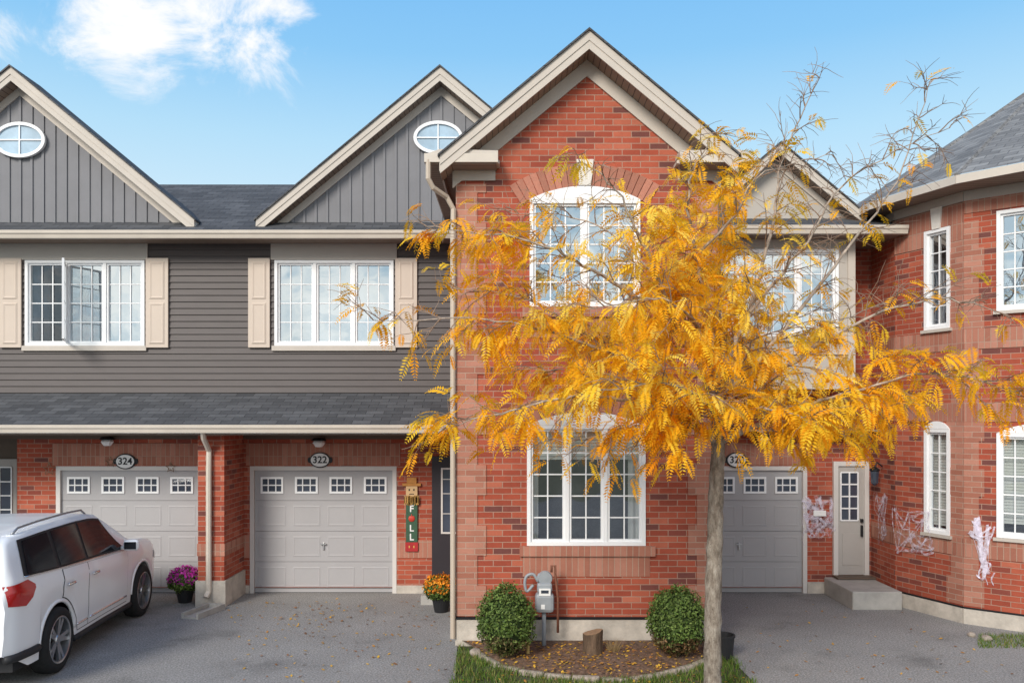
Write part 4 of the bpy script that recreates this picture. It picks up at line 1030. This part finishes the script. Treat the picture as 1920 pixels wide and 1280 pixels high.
def side_glass(yb,yt,v0,v1,sg,off=.010):
    rows=[]
    for j in range(9):
        t=j/8; v=v0+(v1-v0)*t; row=[]
        for i in range(13):
            u=i/12; y=(yb[0]+(yb[1]-yb[0])*u)*(1-t)+(yt[0]+(yt[1]-yt[0])*u)*t; x,z=gh(y,v); row.append(Vector((sg*(x+off),y,z)))
        rows.append(row)
    m=MB(); m.grid(rows,0,flip=(sg<0)); return m
for sg in (1,-1):
    side_glass((-2.18,.80),(-2.08,.20),.03,1.0,sg,.006).build('window_surround',M_PLAS,car,smooth=True)
    for yb,yt in (((-.52,.71),(-.52,.17)),((-1.32,-.59),(-1.30,-.59)),((-2.10,-1.41),(-2.00,-1.39))):
        side_glass(yb,yt,.09,.95,sg,.012).build('side_window',M_CGL,car,smooth=True)
    m=MB(); m.tube([Vector((sg*(gh(y,.03)[0]+.012),y,gh(y,.03)[1])) for y in np.linspace(-2.18,.78,24)],.008,6); m.build('window_trim',M_CHR,car,smooth=True)
    for y0,y1 in ((-1.30,-.575),(-.56,.78)):
        for ex,off,mt,nm in ((.012,.0025,M_PLAS,None),(0,.006,M_PAINT,'door')):
            rows=[]
            for j in range(11):
                row=[]
                for i in range(15):
                    y=y0-ex+(y1-y0+2*ex)*i/14; zt=pv(Bp,y)-.012+ex*.2; z0=.38-ex
                    for c in WY:
                        if abs(y-c)<AR+.05: z0=max(z0,WR+math.sqrt(max(0,(AR+.05)**2-(y-c)**2))-ex)
                    z=z0+(zt-z0)*j/10; row.append(Vector((sg*sidept(y,z,off),y,z)))
                rows.append(row)
            m=MB(); m.grid(rows,0,flip=(sg<0))
            if nm: dr=m.build('door',M_PAINT,car,smooth=True)
            else: m.build('door_gap',M_PLAS,car,smooth=True)
        yh=y0+.16; zh=1.02; xx=sidept(yh,zh); m=MB(); m.rbox((sg*(xx+.03),yh,zh),(.025,.20,.035),.010); m.build('handle',M_CHR,dr,smooth=True)
        m=MB(); m.tube([Vector((sg*(sidept(y,.46)+.014),y,.46)) for y in np.linspace(max(y0+.03,-.92),min(y1-.05,.91),10)],.014,6); m.build('side_moulding',M_CHR,dr,smooth=True)
    m=MB(); m.tube([Vector((sg*(sect(y)[0][0]-.01),y,.29)) for y in np.linspace(-.95,.95,12)],.045,6); m.build('sill_cladding',M_PLAS,car,smooth=True)
    for c in WY:
        m=MB(); m.tube([Vector((sg*(sidept(c+AR*math.cos(a),WR+AR*math.sin(a)+.01)+.000),c+AR*math.cos(a),WR+AR*math.sin(a)+.01)) for a in np.linspace(.05,math.pi-.05,24)],.024,6); m.build('wheel_arch',M_PAINT,car,smooth=True)
    rows=[]
    for j in range(7):
        row=[]
        for i in range(11):
            y=-2.44+.46*i/10*(1-.45*abs(j-3.5)/3.5); z=1.02+.22*j/6-.04*i/10*(1 if j<3 else -.6); row.append(Vector((sg*sidept(y,z,.010),y,z)))
        rows.append(row)
    m=MB(); m.grid(rows,0,flip=(sg<0)); m.build('tail_light',M_RLT,car,smooth=True)
    rows=[]
    for j in range(6):
        row=[]
        for i in range(9):
            y=2.38-.46*i/8; z=.74+.10*i/8+(.14-.03*i/8)*j/5; z=min(z,pv(Bp,y)-.02,sect(y)[4][1]-.005); row.append(Vector((sg*sidept(y,z,.010),y,z)))
        rows.append(row)
    m=MB(); m.grid(rows,0,flip=(sg>0)); m.build('headlight',M_HL,car,smooth=True)
    x,z=gh(.56,.02); m=MB(); m.rbox((sg*(x+.15),.60,z+.07),(.22,.11,.16),.045,seg=3); m.box(sg*(x+.01),sg*(x+.10),.57,.63,z+.01,z+.06); mo=m.build('mirror',M_PAINT,car,smooth=True)
    m=MB(); m.box(sg*(x+.07),sg*(x+.235),.535,.544,z+.02,z+.125); m.build('mirror_glass',M_CGL,mo)
    m=MB(); pts=[Vector((sg*(sect(y)[7][0]-.03),y,sect(y)[7][1]+.055)) for y in np.linspace(-2.0,.0,16)]; pts[0].z-=.05; pts[-1].z-=.05; m.tube(pts,.014,6); m.build('roof_rail',M_RAIL,car,smooth=True)
    m=MB(); m.tube([Vector((sg*(sidept(y,.44)+.004),y,.44)) for y in np.linspace(-2.44,-1.92,10)],.05,6); m.build('bumper_cladding',M_PLAS,car,smooth=True)
def topglass(y0,y1,uw,name):
    rows=[]
    for j in range(13):
        y=y0+(y1-y0)*j/12; s=sect(y); row=[]
        pl=[(-s[7][0],s[7][1]),(-s[8][0],s[8][1]),(0,s[9][1]),(s[8][0],s[8][1]),(s[7][0],s[7][1])]
        for i in range(13):
            x=-s[7][0]*uw+2*s[7][0]*uw*i/12; row.append(Vector((x,y,float(np.interp(x,[p[0] for p in pl],[p[1] for p in pl]))+.012)))
        rows.append(row)
    m=MB(); m.grid(rows,0,flip=False); m.build(name,M_CGL,car,smooth=True)
topglass(.27,.93,.93,'windshield'); topglass(-2.425,-2.33,.92,'rear_window')
m=MB(); m.box(-.80,.80,-2.2,2.1,.24,.60); m.box(-.70,.70,-2.0,1.9,.6,.82); m.build('underbody',M_PLAS,car)
m=MB(); m.rbox((0,-2.30,1.755),(1.25,.26,.035),.015); m.build('spoiler',M_PAINT,car,smooth=True)
for sg in (1,-1):
    for c in WY:
        T=Matrix.Translation((sg*.855,c,WR))@Matrix.Rotation(sg*math.pi/2,4,'Y')
        m=MB(); m.lathe([(.275,-.10),(.345,-.115),(.386,-.09),(.395,-.03),(.395,.05),(.386,.10),(.345,.122),(.285,.118),(.275,.09)],T,40); wh=m.build('wheel',M_TYRE,car,smooth=True)
        m=MB(); m.lathe([(.285,.116),(.278,.122),(.262,.115),(.255,.03),(.25,-.06)],T,40)
        for k in range(5):
            for dlt in (-.17,.17):
                a=2*math.pi*k/5+math.pi/2; a1=a+dlt*.55; a2=a+dlt
                p0=Vector((.05*math.cos(a1),.05*math.sin(a1),.085)); p1=Vector((.262*math.cos(a2),.262*math.sin(a2),.098)); dv=(p1-p0).normalized(); pn=Vector((-dv.y,dv.x,0))
                q=[p0+pn*.028,p1+pn*.022,p1-pn*.022,p0-pn*.028]; t_=Vector((0,0,.025))
                top=[T@(v+t_*.0) for v in q]; bot=[T@(v-t_*1.5) for v in q]
                m.poly(top[::-1])
                for i in range(4): j=(i+1)%4; m.poly([top[i],top[j],bot[j],bot[i]])
        m.lathe([(0,.10),(.055,.098),(.065,.08),(.065,.04)],T,20); m.build('rim',M_RIM,wh)
        m=MB(); m.lathe([(0,-.0),(.262,-.0)],T,30); m.build('brake_disc',M_PLAS,wh)

# ============================================================ WORLD, SUN, CAMERA
SUN_EL=math.radians(31); SUN_AZ=math.radians(207)
wd=bpy.data.worlds.new('World'); SC.world=wd; wd.use_nodes=True; nt=wd.node_tree; L=nt.links.new
bg=nt.nodes['Background']; bg.inputs[1].default_value=.13
sky=N(nt,'ShaderNodeTexSky',sky_type='NISHITA'); sky.sun_disc=False; sky.sun_elevation=SUN_EL; sky.sun_rotation=SUN_AZ; sky.air_density=1.; sky.dust_density=.6; sky.ozone_density=1.5
tc=N(nt,'ShaderNodeTexCoord')
def blob(c,r0,r1):
    v=N(nt,'ShaderNodeVectorMath',operation='DISTANCE'); L(tc.outputs['Generated'],v.inputs[0]); v.inputs[1].default_value=Vector(c).normalized()
    m=N(nt,'ShaderNodeMapRange'); m.inputs[1].default_value=r0; m.inputs[2].default_value=r1; m.inputs[3].default_value=1; m.inputs[4].default_value=0; L(v.outputs['Value'],m.inputs[0]); return m.outputs[0]
def mth(op,a,b=None):
    m=N(nt,'ShaderNodeMath',operation=op)
    for i,v in enumerate((a,b)):
        if v is None: continue
        if isinstance(v,(int,float)): m.inputs[i].default_value=v
        else: L(v,m.inputs[i])
    return m.outputs[0]
def pd(px,py): return ((px-960)/F,1,(HY-py)/F)
sx=N(nt,'ShaderNodeSeparateXYZ'); L(tc.outputs['Generated'],sx.inputs[0])
dome=ramp(nt,[(0.,(.74,.87,.95)),(.22,(.66,.86,.98)),(.31,(.48,.77,.98)),(.40,(.27,.61,.96)),(.50,(.18,.51,.94)),(.8,(.10,.32,.74))]); L(sx.outputs['Z'],dome.inputs[0])
ds=N(nt,'ShaderNodeVectorMath',operation='SCALE'); ds.inputs[3].default_value=7.9; L(dome.outputs[0],ds.inputs[0])
sk=N(nt,'ShaderNodeMixRGB'); sk.inputs[0].default_value=.90; L(sky.outputs[0],sk.inputs[1]); L(ds.outputs[0],sk.inputs[2])
def noisen(scale,zs,off,rough=.6,dist=.3):
    mp=N(nt,'ShaderNodeMapping'); mp.inputs['Scale'].default_value=(1,1,zs); mp.inputs['Location'].default_value=(off,0,0); L(tc.outputs['Generated'],mp.inputs[0])
    nz=N(nt,'ShaderNodeTexNoise'); nz.inputs['Scale'].default_value=scale; nz.inputs['Detail'].default_value=13; nz.inputs['Roughness'].default_value=rough; nz.inputs['Distortion'].default_value=dist; L(mp.outputs[0],nz.inputs[0]); return nz.outputs[0]
bl=mth('MAXIMUM',mth('MAXIMUM',blob(pd(245,35),.0,.12),blob(pd(420,-5),.0,.15)),mth('MULTIPLY',blob(pd(-10,88),.0,.07),.85))
tf=mth('ADD',noisen(9.5,1.2,.37,.64,.5),mth('MULTIPLY',bl,.42))
cf=N(nt,'ShaderNodeMapRange'); cf.interpolation_type='SMOOTHSTEP'; cf.inputs[1].default_value=.66; cf.inputs[2].default_value=.91; L(tf,cf.inputs[0])
cfm=mth('MULTIPLY',cf.outputs[0],mth('MINIMUM',mth('MULTIPLY',bl,6.),1.))
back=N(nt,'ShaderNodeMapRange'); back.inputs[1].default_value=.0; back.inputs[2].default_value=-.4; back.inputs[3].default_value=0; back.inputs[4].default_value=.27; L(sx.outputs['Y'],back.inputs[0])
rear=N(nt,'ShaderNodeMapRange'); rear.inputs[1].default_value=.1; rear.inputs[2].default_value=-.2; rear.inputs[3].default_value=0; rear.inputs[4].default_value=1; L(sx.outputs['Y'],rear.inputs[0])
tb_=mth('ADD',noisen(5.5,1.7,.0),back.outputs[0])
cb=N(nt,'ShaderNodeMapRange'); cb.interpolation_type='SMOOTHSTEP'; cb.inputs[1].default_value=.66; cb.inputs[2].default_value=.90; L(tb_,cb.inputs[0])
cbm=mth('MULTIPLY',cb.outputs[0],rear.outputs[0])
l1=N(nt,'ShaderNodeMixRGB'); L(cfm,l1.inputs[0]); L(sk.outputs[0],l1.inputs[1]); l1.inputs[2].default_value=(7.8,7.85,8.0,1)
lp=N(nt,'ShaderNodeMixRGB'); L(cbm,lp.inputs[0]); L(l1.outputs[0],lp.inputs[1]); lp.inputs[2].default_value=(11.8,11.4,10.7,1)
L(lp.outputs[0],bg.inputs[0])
sl=bpy.data.lights.new('sun','SUN'); sl.energy=3.4; sl.angle=math.radians(20); sl.color=(1,.94,.85)
so=bpy.data.objects.new('sun',sl); C.objects.link(so)
sdir=Vector((math.sin(SUN_AZ)*math.cos(SUN_EL),math.cos(SUN_AZ)*math.cos(SUN_EL),math.sin(SUN_EL)))
so.rotation_euler=sdir.to_track_quat('Z','Y').to_euler(); so.location=(0,-5,20)
cd=bpy.data.cameras.new('camera'); co=bpy.data.objects.new('camera',cd); C.objects.link(co)
co.location=(0,0,CH); co.rotation_euler=(math.pi/2,0,0); cd.sensor_width=36; cd.lens=F/1920*36; cd.shift_y=140/1920; cd.clip_end=2000; cd.clip_start=.05
SC.camera=co
SC.view_settings.view_transform='Standard'; SC.view_settings.look='None'; SC.view_settings.exposure=0
